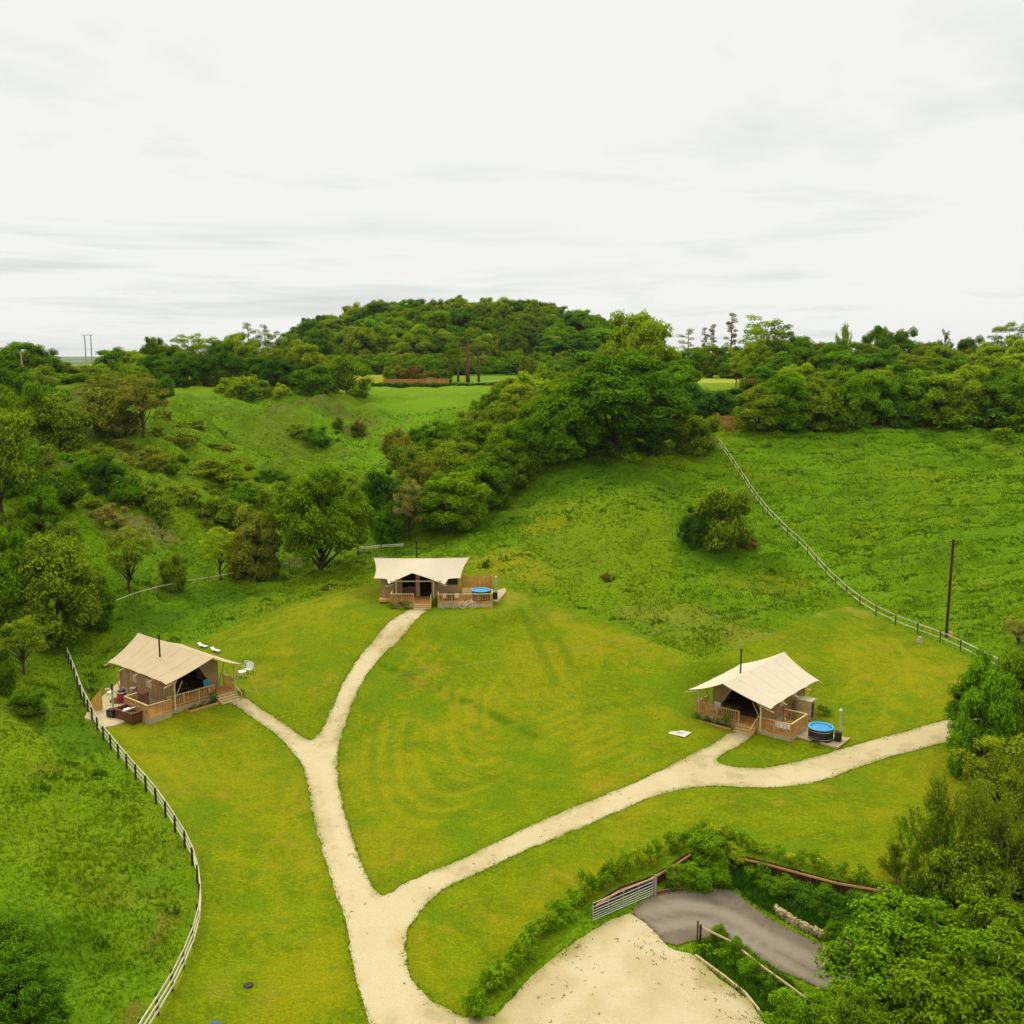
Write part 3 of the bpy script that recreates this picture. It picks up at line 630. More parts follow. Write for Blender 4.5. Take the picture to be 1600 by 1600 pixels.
def lodge(loc, rz, side, canvas, label, chim, ridge=(-1.3, 10.4), eave=(-.1, 9.4), hw=3.65, zr=4.05, ze=2.55):
    """gable tent, front towards local -y; side = +1 when the open side deck is on the right"""
    t = thing('safari_tent', loc, label, 'tent', 'safari tents', rz)
    body_hw, bz, y0, y1 = 2.75, .5, 2.3, 9.0
    for s in (-1, 1):
        def f(u, v, s=s):
            # ridge line with upswept ends, eave line scalloped between its poles
            rx, ry, rzz = 0, ridge[0] + u * (ridge[1] - ridge[0]), zr + .12 * (2 * u - 1) ** 2
            sc = .35 * abs(math.sin(u * math.pi * 4))
            ex, ey, ezz = s * (hw - .16 * sc + .16 * (2 * u - 1) ** 4), eave[0] + u * (eave[1] - eave[0]), ze - .02 + .05 * sc
            k = v * (1 - v); y = ry * (1 - v) + ey * v + k * .8 * (.5 - u)
            return (ex * v, y, rzz * (1 - v) + ezz * v - k * (.28 + .3 * (2 * u - 1) ** 2))
        from_vf('roof_panel', grid_surface(f, 32, 14), canvas, t)
        for u_ in (.2, .4, .6, .8): MB().tube([(lambda q: (q[0], q[1], q[2] + .004))(f(u_, j_ / 14)) for j_ in range(15)], .008, 4).build('seam', M['canvas_wall'] if canvas is M['canvas'] else M['canvas'], t)
        for i in range(5):      # eave poles with their diagonal struts
            u = i / 4; y = eave[0] + u * (eave[1] - eave[0]); x = s * hw
            piece('eave_pole', M['pale_wood'], t, (x - s * .75, y, ze + .02), (x + s * .42, y + (.10 if i == 4 else -.10 if i == 0 else 0), ze - .26), .07, .07)
            if i > 0:
                piece('strut', M['rail'], t, (x - s * .10, y, ze - .12), (s * (body_hw + .12), y - .05 + (.5 if i < 4 else -.4), .15), .06, .06)
            else:
                piece('strut', M['rail'], t, (x - s * .12, y + .05, ze - .14), (s * 2.95, y + .75, .55), .06, .06)
        # guy lines down to the grass
        MB().tube([(s * (hw + .38), eave[0] - .1, ze - .25), (s * (hw + 1.0), eave[0] - .9, .02)], .006, 4).build('guy_line', M['pale_wood'], t)
        MB().tube([(s * (hw + .38), eave[1] + .1, ze - .25), (s * (hw + 1.1), eave[1] + 1.0, .02)], .006, 4).build('guy_line', M['pale_wood'], t)
    # body: side walls, back gable and the open front with its drawn flaps
    for s in (-1, 1):
        b = MB(); b.poly([(s * body_hw, y0, bz), (s * body_hw, y1, bz), (s * (body_hw + .0), y1, 2.75), (s * body_hw, y0, 2.75)]); b.poly([(s * (body_hw - .04), y0, bz), (s * (body_hw - .04), y1, bz), (s * (body_hw - .04), y1, 2.75), (s * (body_hw - .04), y0, 2.75)][::-1])
        w = b.build('side_wall', M['canvas_wall'], t)
        for k in range(4):
            yy = y0 + .2 + k * (y1 - y0 - .4) / 3; piece('wall_post', M['rail'], t, (s * (body_hw + .05), yy, .1), (s * (body_hw + .05), yy, 2.7), .07, .07)
        for yy in (4.1, 6.6):
            g = block('window_flap', M['canvas'], t, (s * (body_hw + .03), yy, 1.75), (.03, .95, .75))
        piece('skirt_board', M['skirt'], t, (s * body_hw, y0, .22), (s * body_hw, y1, .22), .05, .56)
    MB().poly([(-body_hw, y1, bz), (-body_hw, y1, 2.75), (0, y1, 3.8), (body_hw, y1, 2.75), (body_hw, y1, bz)]).build('back_wall', M['canvas_wall'], t)
    fl = MB()
    fl.poly([(-body_hw, y0, bz), (-1.9, y0, bz), (-1.75, y0 - .02, 1.3), (-.95, y0 - .03, 2.6), (-.3, y0, 3.15), (0, y0, 3.45), (0, y0, 3.82), (-body_hw, y0, 2.75)])
    fl.poly([(body_hw, y0, bz), (body_hw, y0, 2.75), (0, y0, 3.82), (0, y0, 3.45), (.3, y0, 3.15), (.95, y0 - .03, 2.6), (1.75, y0 - .02, 1.3), (1.9, y0, bz)])
    fl.build('front_wall', M['canvas_wall'], t)
    for s in (-1, 1): # flap edges with pale binding
        MB().tube([(s * 1.9, y0 - .03, bz), (s * 1.75, y0 - .05, 1.3), (s * .95, y0 - .06, 2.6), (s * .3, y0 - .04, 3.15)], .04, 5).build('door_flap', M['canvas'], t)
    block('inner_floor', M['floorwood'], t, (0, (y0 + y1) / 2, bz - .02), (body_hw * 2 - .1, y1 - y0, .05))
    block('inner_partition', M['dark'], t, (0, y0 + 3.2, 1.65), (body_hw * 2 - .2, .04, 2.3))
    # porch frame
    for x, yy in ((-2.85, .05), (2.85, .05), (0, .05)):
        if x == 0: continue
        piece('porch_post', M['pale_wood'], t, (x, yy, bz - .1), (x, yy, 2.75), .11, .11)
    piece('ridge_pole', M['rail'], t, (0, ridge[0] + .6, zr - .14), (0, ridge[1] - .6, zr - .14), .09, .09)
    piece('porch_brace', M['rail'], t, (-2.85, .05, 1.3), (-2.1, .05, 2.68), .06, .06); piece('porch_brace', M['rail'], t, (2.85, .05, 1.3), (2.1, .05, 2.68), .06, .06)
    # deck: main platform, open side deck, steps
    s = side; X0, X1, XS = -3.3, 3.3, 5.35
    deck_boards(t, X0, X1, .4, y0, bz)
    sx0, sx1 = (X1, XS) if s > 0 else (-XS, X0)
    deck_boards(t, sx0 + .004, sx1 - .004, -.05 if s < 0 else .4, 3.6, bz - .10)
    zt = bz + .95
    st0, st1 = (.75, 2.35) if s > 0 else (1.05, 2.85)
    yf = .42; ysd = -.03 if s < 0 else .42
    railing(t, (X0 + .05, yf), (st0 - .02, yf), zt, bz)
    if s > 0:
        railing(t, (st1 + .05, yf), (XS - .05, ysd), zt - .05, bz - .1)
        railing(t, (XS - .05, ysd), (XS - .05, 3.55), zt - .05, bz - .1, first=False)
        railing(t, (XS - .05, 3.55), (X1 + .1, 3.55), zt - .05, bz - .1, first=False)
        railing(t, (X0 + .05, yf), (X0 + .05, y0), zt, bz, first=False)
    else:
        railing(t, (-XS + .05, ysd), (X0, ysd), zt - .05, bz - .1)
        railing(t, (-XS + .05, ysd), (-XS + .05, 3.55), zt - .05, bz - .1, first=False)
        railing(t, (-XS + .05, 3.55), (X0 - .1, 3.55), zt - .05, bz - .1, first=False)
        railing(t, (X1 - .05, yf + .2), (X1 - .05, y0), zt, bz)
        skirt(t, (X0, ysd), (X0, yf), bz)
    skirt(t, (X0, .40), (st0, .40), bz); skirt(t, (st1, .40), (X1, .40), bz)
    skirt(t, (sx0, ysd - .03), (sx1, ysd - .03), bz - .1); skirt(t, (s * XS, ysd), (s * XS, 3.6), bz - .1); skirt(t, (sx0, 3.6), (sx1, 3.6), bz - .1)
    skirt(t, (-s * 3.3, .4), (-s * 3.3, y0), bz)
    steps(t, st0, st1, .40, bz, 4 if s < 0 else 3)
    x = st1 + .05 if s < 0 else st1
    piece('stair_rail', M['pale_wood'], t, (x, .45, bz + .75), (x, -.85, .55), .07, .05)
    piece('newel_post', M['rail'], t, (x, -.85, -.1), (x, -.85, .62), .08, .08)
    # stove flue through the roof
    fx, fy, fz = chim
    fb = MB(); fb.lathe([(.07, 0), (.07, 2.45)], (fx, fy, fz - .3), 10); fb.lathe([(.17, 0), (.09, .22)], (fx, fy, fz - .06), 10); fb.lathe([(.10, 0), (.10, .16)], (fx, fy, fz + 2.1), 10)
    fb.build('flue', M['black'], t)
    return t
PIV = {}
pr = at(1163, 1143); EX = Vector((.765, -.644, 0)); 
def world_of(anchor, rz, lx, ly): # origin of a tent whose local point (lx, ly) stands on anchor
    c, s_ = math.cos(rz), math.sin(rz); return (anchor.x - (c * lx - s_ * ly), anchor.y - (s_ * lx + c * ly))
rzR = R(-39.5); anc = at(1160, 1147); ox, oy = world_of(anc, rzR, 1.55, -.5)
tentR = lodge((ox, oy, gz(ox, oy) + .02), rzR, 1, M['canvas_r'], 'pale cream safari tent right of the lawn, beside a round blue-topped hot tub', (-1.0, 3.9, 3.45))
rzL = R(49.5); anc = at(362, 1097); ox, oy = world_of(anc, rzL, 1.95, -.75)
tentL = lodge((ox, oy, gz(ox, oy) + .02), rzL, -1, M['canvas'], 'tan safari tent at the left edge of the lawn with steps on its right', (-1.35, 4.6, 3.35), ridge=(-1.3, 10.4), eave=(-.1, 9.2), hw=3.5, zr=4.3, ze=2.8)
print('tents', tentR.location, tentL.location)

# tent seen side-on at the far end of the path
def side_tent():
    c0 = at(655, 947); ox, oy = at(655, 948).x, c0.y + .2
    t = thing('safari_tent', (ox, oy + 1.0, gz(ox, oy) + .05), 'cream safari tent seen side-on at the far end of the path, with peaked porch', 'tent', 'safari tents', R(1.5))
    t['label'] = 'cream safari tent seen side-on at the far end of the path, with peaked porch'
    # front edge of the roof: (x, y, z)
    E = [(-4.9, .3, 2.62), (-4.0, .15, 2.62), (-3.5, .0, 2.6), (-3.25, -1.0, 2.28), (-2.2, -1.25, 2.85), (-.72, -1.5, 3.55), (.9, -1.25, 2.95), (2.62, -1.0, 2.22), (2.95, .0, 2.58), (3.5, .15, 2.6), (4.25, .25, 2.6)]
    def edge(u):
        k = u * (len(E) - 1); i = min(int(k), len(E) - 2); f = k - i; return tuple(E[i][q] * (1 - f) + E[i + 1][q] * f for q in range(3))
    def f(u, v):
        e = edge(u); rx = -5.15 + u * 10.3; r = (rx, 3.1, 4.15 + .08 * (2 * u - 1) ** 2)
        k = v * (1 - v); cx = 1.2 * (.5 - u) * 4 * k * abs(2 * u - 1) ** 2
        return (r[0] * (1 - v) + e[0] * v + cx * .4, r[1] * (1 - v) + e[1] * v, r[2] * (1 - v) + e[2] * v - k * .5)
    from_vf('roof_panel', grid_surface(f, 60, 12), M['canvas_r'], t)
    def g(u, v):
        rx = -5.15 + u * 10.3; k = v * (1 - v)
        return (rx * (1 - v) + (-4.5 + u * 9.0) * v, 3.1 + v * 3.7, 4.15 + .14 * (2 * u - 1) ** 2 - v * 1.65 - k * .5)
    from_vf('roof_panel', grid_surface(g, 30, 10), M['canvas_r'], t)
    bz = .45
    def wall(name, pts, m='canvas_wall'): MB().poly(pts).build(name, M[m], t)
    wall('side_wall', [(-4.2, .8, bz), (-4.2, .8, 2.6), (-4.2, 3.1, 3.6), (-4.2, 6.2, 2.6), (-4.2, 6.2, bz)]); wall('side_wall', [(4.0, .8, bz), (4.0, .8, 2.6), (4.0, 3.1, 3.6), (4.0, 6.2, 2.6), (4.0, 6.2, bz)])
    wall('back_wall', [(-4.2, 6.2, bz), (4.0, 6.2, bz), (4.0, 6.2, 2.6), (-4.2, 6.2, 2.6)])
    wall('front_wall', [(-4.2, .8, bz), (-4.2, .8, 2.6), (-2.75, .8, 2.6), (-2.75, .8, bz)]); wall('front_wall', [(4.0, .8, bz), (4.0, .8, 2.6), (1.55, .8, 2.6), (1.55, .8, bz)])
    wall('flap', [(-.55, 1.1, bz), (-.1, 1.1, bz), (-.1, 1.1, 2.8), (-.55, 1.1, 2.8)]); wall('front_wall', [(-2.75, 1.15, bz), (-2.0, 1.15, bz), (-2.0, 1.15, 2.9), (-2.75, 1.15, 2.9)]); wall('front_wall', [(1.1, 1.15, bz), (1.55, 1.15, bz), (1.55, 1.15, 2.9), (1.1, 1.15, 2.9)])
    wall('low_wall', [(-2.0, 1.12, bz), (-.55, 1.12, bz), (-.55, 1.12, 1.45), (-2.0, 1.12, 1.45)], 'floorwood')
    block('inner_partition', M['dark'], t, (-.6, 3.4, 1.6), (7, .04, 2.3)); block('inner_floor', M['floorwood'], t, (-.1, 3.4, bz - .03), (8.1, 5.2, .05))
    piece('cross_beam', M['pale_wood'], t, (-3.1, -.95, 2.55), (2.3, -.95, 2.55), .09, .09)
    for x in (-2.45, 1.45): piece('porch_post', M['pale_wood'], t, (x, -.95, bz), (x, -.95, 2.55 + (.3 if x else 0)), .1, .1)
    for x, s in ((-3.3, -1), (2.6, 1)):
        piece('eave_pole', M['pale_wood'], t, (x - s * .5, -.85, 2.2), (x + s * .2, -1.15, 2.08), .06, .06)
    for x, s in ((4.0, 1), (-4.2, -1)): piece('strut', M['rail'], t, (x + s * .7, 3.1, 3.7), (x + s * .3, 3.1, .1), .07, .07)
    wall('window', [(2.9, .77, 1.75), (3.9, .77, 1.75), (3.9, .77, 2.45), (2.9, .77, 2.45)], 'dark'); wall('window', [(-3.6, .77, 1.75), (-3.0, .77, 1.75), (-3.0, .77, 2.4), (-3.6, .77, 2.4)], 'dark')
    # decks
    deck_boards(t, -2.95, 1.2, -1.9, 1.1, bz, 'deck'); deck_boards(t, 1.9, 7.6, -1.95, 2.2, bz - .06, 'deck')
    block('deck_edge', M['screen'], t, (-3.6, .35, bz - .18), (1.5, .9, .3))
    skirt(t, (-2.95, -1.93), (-.55, -1.93), bz); skirt(t, (1.9, -1.98), (7.6, -1.98), bz - .05); skirt(t, (-4.2, .78), (-2.95, .78), bz); skirt(t, (7.6, -1.95), (7.6, 2.2), bz - .05)
    railing(t, (-2.9, -1.88), (-.6, -1.88), bz + .95, bz); railing(t, (-2.9, -1.88), (-2.9, .7), bz + .95, bz, first=False)
    railing(t, (1.95, -1.92), (7.55, -1.92), bz + .9, bz - .05); railing(t, (7.55, -1.92), (7.55, .2), bz + .9, bz - .05, first=False); railing(t, (1.95, -1.92), (1.95, -.9), bz + .9, bz - .05, first=False)
    steps(t, -.5, 1.15, -1.9, bz, 3, 'pale_wood', .26)
    piece('newel_post', M['pale_wood'], t, (1.2, -1.9, -.1), (1.2, -1.9, 1.35), .09, .09)
    # tall board screen round the tub
    x = 4.25
    while x < 7.55:
        h = 1.95 + rnd.uniform(-.015, .015); block('screen_board', M['screen'], t, (x + .07, 2.3, bz + h / 2 - .05), (.135, .03, h)); x += .142
    for y in np.arange(.3, 2.2, .142): block('screen_board', M['screen'], t, (7.62, float(y), bz + .92), (.03, .135, 1.9))
    MB().lathe([(.08, 0), (.08, 2.3)], (-.6, 4.0, 3.6), 10).lathe([(.12, 0), (.12, .2)], (-.6, 4.0, 5.75), 10).build('flue', M['black'], t)
    return t
tentC = side_tent()

# ---------------------------------------------------------------- things round the tents
def onto(t, x, y, z=0.0):
    c, s = math.cos(t.rotation_euler.z), math.sin(t.rotation_euler.z)
    return Vector((t.location.x + c * x - s * y, t.location.y + s * x + c * y, t.location.z + z))
def round_tub(p, rz, label, r=.98, stove=(1.35, -.05), fl=1.9):
    t = thing('hot_tub', p, label, 'hot tub', 'round wood-fired hot tubs', rz)
    for k in range(28):
        a = 2 * math.pi * k / 28; block('stave', M['tubblack'], t, (math.cos(a) * (r - .03), math.sin(a) * (r - .03), .5), (.04, 2 * math.pi * r / 28 - .012, 1.0), a)
    for z0 in (.18, .78): MB().lathe([(r + .005, z0), (r + .02, z0), (r + .02, z0 + .05), (r + .005, z0 + .05)], k=32, cap=False).build('hoop', M['steel'], t)
    MB().lathe([(r - .12, .98), (r - .12, 1.06), (r + .05, 1.06), (r + .05, .98)], k=36, cap=False).build('rim', M['rimblue'], t, True)
    MB().lathe([(r - .13, .9), (r - .13, .98), (r * .5, .995), (.001, 1.0)], k=36).build('cover', M['blue'], t, True)
    s = thing_part = bpy.data.objects.new('stove', MB().box((stove[0], stove[1], .42), (.55, .6, .7)).mesh('stove', M['black'])); link(s, t)
    fb = MB().lathe([(.085, 0), (.085, fl)], (stove[0] + .12, stove[1], .7), 10).lathe([(.02, .16), (.16, 0)], (stove[0] + .12, stove[1], .7 + fl), 10); fb.build('flue', M['steel'], s)
    # step stool in front of the tub
    q = bpy.data.objects.new('steps', MB().box((0, 0, 0), (.01, .01, .01)).mesh('steps', M['tubblack'])); link(q, t)
    block('tread', M['tubblack'], q, (-.35, -r - .28, .48), (.75, .3, .05)); block('tread', M['tubblack'], q, (-.35, -r - .55, .24), (.75, .28, .05))
    for sx in (-.7, 0): piece('side', M['tubblack'], q, (sx, -r - .7, 0), (sx, -r - .14, .5), .04, .1)
    return t
pt = at(1283, 1158); round_tub((pt.x, pt.y + .2, gz(pt.x, pt.y) + .14), R(-20), 'dark round hot tub with blue cover on the pad beside the right tent')
pc = onto(tentC, 6.4, -.3, 0); round_tub((pc.x, pc.y, pc.z + .42), 0, 'blue-topped hot tub on the far tent deck in front of the board screen', .95, (1.45, -.1), 1.7)
def pad(name, P, top, label=None):
    c = np.mean(P, 0); me = MB(); n = len(P); zt = [gz(*p) + top for p in P]
    me.v = [(p[0], p[1], zz) for p, zz in zip(P, zt)] + [(p[0], p[1], zz - .4) for p, zz in zip(P, zt)]
    me.f = [tuple(range(n))] + [(i, (i + 1) % n, n + (i + 1) % n, n + i) for i in range(n)]
    o = me.build(name, M['paving']); 
    if o.data.polygons[0].normal.z < 0: o.data.flip_normals()
    return tag(o, kind='structure')
pad('patio', P_pl, .10); pad('patio', P_pc, .10); pad('patio', P_pr, .12)
pe_ = [Vector((*p, gz(*p) + .16)) for p in P_pr]
ed = thing('edging_timber', pe_[1], 'pale timber edging laid around the paved pad of the right hot tub', 'edging')
for i in (0, 1):
    a, b = pe_[i] - pe_[1], pe_[i + 1] - pe_[1]; piece('timber', M['pale_wood'], ed, a, b, .1, .14)

# panelled rectangular tub with its stove, left patio
pq = at(204, 1124); t = thing('rectangular_tub', (pq.x, pq.y, gz(pq.x, pq.y) + .1), 'brown panelled rectangular tub with a white divider, on the patio of the left tent', 'tub', rz=R(-33))
W_, D_, H_ = 2.35, 1.35, .78
for cx, cy_, dx_, dy_ in ((0, -D_ / 2, W_, .08), (0, D_ / 2, W_, .08), (-W_ / 2, 0, .08, D_ - .09), (W_ / 2, 0, .08, D_ - .09)): block('side_panel', M['cedar'], t, (cx, cy_, H_ / 2), (dx_, dy_, H_))
for cx, cy_, dx_, dy_ in ((0, -D_ / 2, W_ + .12, .16), (0, D_ / 2, W_ + .12, .16), (-W_ / 2, 0, .16, D_ - .17), (W_ / 2, 0, .16, D_ - .17)): block('rim', M['bark_pine'], t, (cx, cy_, H_ + .025), (dx_, dy_, .05))
block('water', M['tubinside'], t, (0, 0, H_ - .22), (W_ - .1, D_ - .1, .02)); block('divider', M['white'], t, (.12, 0, H_ + .07), (.14, D_ + .15, .05))
block('cover_roll', M['white'], t, (-.25, -.1, H_ - .05), (.35, .5, .12))
pv = at(176, 1122); t = thing('tub_stove', (pv.x, pv.y, gz(pv.x, pv.y) + .1), 'small black stove with tall steel flue, beside the brown rectangular tub', 'stove', rz=R(-20))
MB().box((0, 0, .36), (.75, .55, .55)).build('firebox', M['black'], t); MB().box((0, -.29, .36), (.5, .03, .35)).build('door', M['glass'], t)
MB().lathe([(.075, 0), (.075, 1.9)], (.12, 0, .62), 10).build('flue', M['steel'], t); MB().lathe([(.085, 0), (.085, .5)], (.12, 0, 2.3), 10).build('flue_top', M['black'], t)
for a in ((-.33, -.22), (.33, -.22), (-.33, .22), (.33, .22)): piece('leg', M['black'], t, (*a, 0), (*a, .1), .05, .05)
# barbecue on a dark round mat
pb = at(191, 1096); t = thing('round_mat', (pb.x, pb.y, gz(pb.x, pb.y) + .1), 'dark brown round mat under the red barbecue', 'mat')
MB().lathe([(1.0, 0), (1.0, .04)], k=32).build('mat', M['cedar'], t)
t = thing('barbecue', (pb.x, pb.y, gz(pb.x, pb.y) + .14), 'red barbecue cabinet with pale round side shelves, on the brown mat by the left tent', 'barbecue', rz=R(35))
MB().lathe([(.42, 0), (.40, .62), (.36, .66)], k=10).build('cabinet', M['red'], t)
MB().lathe([(.48, .66), (.56, .78), (.50, .78), (.30, .72)], k=20, cap=False).build('bowl', M['steel'], t, True); MB().lathe([(.30, .70), (.30, .86), (.02, .98)], k=16).build('grill', M['black'], t)
for s in (-1, 1):
    sh = MB().lathe([(.26, 0), (.26, .04)], (s * .92, 0, .86), 16).build('side_shelf', M['white'], t); piece('arm', M['steel'], sh, (s * .45, 0, .78), (s * .75, 0, .86), .05, .04)
for k in range(3):
    a = .6 + k * 2.2; p = at(191, 1088) + Vector((math.cos(a) * 1.5, math.sin(a) * 1.1, .0))
    lab = ['yellow round stool nearest the fence by the red barbecue', 'yellow round stool between the red barbecue and the tent', 'yellow round stool behind the red barbecue'][k]
    st = thing('stool', (p.x, p.y, gz(p.x, p.y) + .1), lab, 'stool', 'stools around the barbecue')
    MB().lathe([(.2, .44), (.2, .48)], k=12).build('seat', M['pale_wood'], st)
    for j in range(3): b_ = j * 2.1; piece('leg', M['steel'], st, (math.cos(b_) * .15, math.sin(b_) * .15, .44), (math.cos(b_) * .2, math.sin(b_) * .2, 0), .025, .025)
# yellow board wind break by the left fence
po = at(151, 1112); t = thing('board_panel', (po.x, po.y, gz(po.x, po.y)), 'bright orange-yellow board panel standing by the fence left of the patio', 'panel', rz=R(62))
for k in range(8): h = 1.0 + .1 * k; block('board', M['screen'], t, (-.55 + k * .155, 0, h / 2), (.145, .03, h))
for x_, h in ((-.6, 1.1), (.6, 1.85)): piece('post', M['rail'], t, (x_, .06, -.2), (x_, .06, h), .08, .08)

def armchair(p, rz, m, label, name='garden_chair', cat='chair', w=.56):
    t = thing(name, p, label, cat, rz=rz)
    MB().box((0, 0, .42), (w, .5, .05)).build('seat', m, t)
    MB().box((0, .27, .72), (w, .05, .55), Matrix.Rotation(R(-12), 3, 'X')).build('backrest', m, t)
    for sx in (-1, 1):
        for sy in (-1, 1): piece('leg', M['white'], t, (sx * w * .45, sy * .2, .42), (sx * w * .5, sy * .26, 0), .035, .035)
        piece('armrest', m, t, (sx * w * .5, -.22, .64), (sx * w * .5, .25, .64), .05, .03)
    return t
armchair(onto(tentL, 1.45, 1.75, .52), tentL.rotation_euler.z + R(25), M['teal'], 'turquoise chair on the deck of the left tent, at the top of the steps', w=.8)
# white swing seat on the grass beyond the left tent
ps = at(388, 1052); t = thing('swing_seat', (ps.x, ps.y, gz(ps.x, ps.y) + .02), 'white garden seat with high back on the grass just right of the left tent', 'garden seat', rz=R(-30))
MB().box((0, 0, .5), (1.0, .5, .08)).build('seat', M['white'], t); MB().box((0, .38, .95), (1.1, .08, .8), Matrix.Rotation(R(-15), 3, 'X')).build('backrest', M['white'], t)
for s in (-1, 1):
    piece('frame', M['white'], t, (s * .62, -.5, 0), (s * .62, .15, 1.55), .04, .04); piece('frame', M['white'], t, (s * .62, .7, 0), (s * .62, .15, 1.55), .04, .04)
MB().box((0, .15, 1.55), (1.3, .04, .04)).build('top_bar', M['white'], t)
t.scale = (.72, .72, .72)
pf = at(378, 1058); t = thing('round_table', (pf.x, pf.y, gz(pf.x, pf.y) + .02), 'small white round table in front of the white garden seat', 'table')
MB().lathe([(.4, .5), (.4, .54)], k=20).build('table_top', M['white'], t)
for k in range(4): a = k * math.pi / 2 + .6; piece('leg', M['white'], t, (math.cos(a) * .25, math.sin(a) * .25, .5), (math.cos(a) * .35, math.sin(a) * .35, 0), .03, .03)
for px, py, lab in ((318, 1012, 'white sun lounger behind the left tent, the one nearer the ridge'), (338, 1019, 'white sun lounger behind the left tent, the one nearer the swing seat')):
    p = at(px, py); p = Vector((p.x, p.y, gz(p.x, p.y)))
    t = thing('sun_lounger', (p.x, p.y, p.z + .02), lab.replace('swing seat', 'garden seat'), 'lounger', 'white loungers behind the left tent', R(-35))
    MB().box((0, 0, .38), (1.5, .6, .07)).build('bed', M['white'], t); MB().box((-.9, 0, .58), (.6, .6, .06), Matrix.Rotation(R(38), 3, 'Y')).build('backrest', M['white'], t); t.scale = (.62, .62, .5)
    for sx in (-.65, .65):
        for sy in (-.25, .25): piece('leg', M['white'], t, (sx, sy, .36), (sx, sy, 0), .04, .04)
# porch dining set, right tent
def table_set(tp, x, y, rz, label, clabel):
    p = onto(tp, x, y, .5); t = thing('dining_table', p, label, 'table', rz=rz)
    MB().box((0, 0, .73), (1.8, .85, .05)).build('table_top', M['floorwood'], t)
    for a in ((-.8, -.35), (.8, -.35), (-.8, .35), (.8, .35)): piece('leg', M['floorwood'], t, (*a, 0), (*a, .71), .06, .06)
    for k, dy_ in enumerate((-.75, .75)):
        q = p + Vector((-math.sin(rz) * dy_, math.cos(rz) * dy_, 0)); b = thing('bench', q, clabel[k], 'bench', 'benches at the porch tables', rz)
        MB().box((0, 0, .44), (1.6, .3, .05)).build('seat', M['floorwood'], b)
        for s in (-.65, .65): piece('leg', M['floorwood'], b, (s, 0, 0), (s, 0, .42), .06, .22)
    return t
table_set(tentR, -.9, 1.75, tentR.rotation_euler.z, 'brown dining table on the porch of the right tent', ('long brown bench on the lawn side of the right porch table', 'long brown bench on the tent side of the right porch table'))
pw = onto(tentR, -1.75, 1.1, .52)
t = thing('cushioned_chair', pw, 'chair heaped with white cushions behind the left railing of the right tent', 'chair', rz=tentR.rotation_euler.z)
MB().box((0, 0, .42), (.6, .55, .12)).build('seat', M['cloth'], t); MB().box((0, .26, .72), (.6, .12, .5)).build('backrest', M['cloth'], t); MB().box((.05, -.05, .56), (.4, .3, .14), Matrix.Rotation(.4, 3, 'Z')).build('cushion', M['white'], t)
for a in ((-.25, -.22), (.25, -.22), (-.25, .22), (.25, .22)): piece('leg', M['floorwood'], t, (*a, 0), (*a, .38), .05, .05)
table_set(tentL, -.6, 3.6, tentL.rotation_euler.z, 'dark dining table inside the open front of the left tent', ('dark bench before the table inside the left tent', 'dark bench behind the table inside the left tent'))
armchair(onto(tentR, 4.6, 1.6, .42), tentR.rotation_euler.z + 2.2, M['pale_wood'], 'small wooden chair on the open side deck of the right tent', w=.5)
tb = thing('side_table', onto(tentR, 4.2, .9, .42), 'low round table on the side deck of the right tent', 'table'); MB().lathe([(.28, .42), (.28, .46)], k=16).build('table_top', M['white'], tb); piece('leg', M['black'], tb, (0, 0, 0), (0, 0, .42), .05, .05)
tb = thing('towel', onto(tentR, 4.6, .44, 1.38), 'striped pale towel hung over the front railing of the right tent side deck', 'towel', rz=tentR.rotation_euler.z)
for k in range(8): block('stripe', M['white'] if k % 2 else M['cloth'], tb, (-.55 + k * .16, -.09, -.2), (.11, .02, .42))
# slatted store box behind the right tent
pbx = onto(tentR, 4.0, 6.4); pbx.z = gz(pbx.x, pbx.y)
t = thing('store_box', pbx, 'slatted buff store cabinet with a red-brown door behind the right tent', 'cabinet', rz=tentR.rotation_euler.z)
MB().box((0, 0, .85), (1.15, .95, 1.6)).build('body', M['skirt'], t)
for k in range(11): z0 = .14 + k * .145; block('slat', M['pale_wood'], t, (0, -.5, z0), (1.17, .035, .115)); block('slat', M['pale_wood'], t, (-.6, 0, z0), (.035, .96, .115))
block('door', M['brown_board'], t, (.59, -.02, .82), (.03, .55, 1.3)); block('lid', M['paving'], t, (0, 0, 1.70), (1.35, 1.15, .07))
# rug on the lawn
prg = at(1062, 1146); t = thing('rug', (prg.x, prg.y, gz(prg.x, prg.y) + .05), 'pale square rug with a dark twig pattern lying on the lawn', 'rug', rz=R(-35))
MB().box((0, 0, 0), (1.5, 1.25, .02)).build('cloth', M['rug'], t)
for a, b in (((-.45, -.2), (.1, .1)), ((-.1, -.35), (.15, .2)), ((.1, .1), (.45, .25)), ((.0, .0), (.4, -.15)), ((-.3, .25), (.0, .0))): piece('pattern_line', M['rugmark'], t, (*a, .018), (*b, .018), .07, .012)
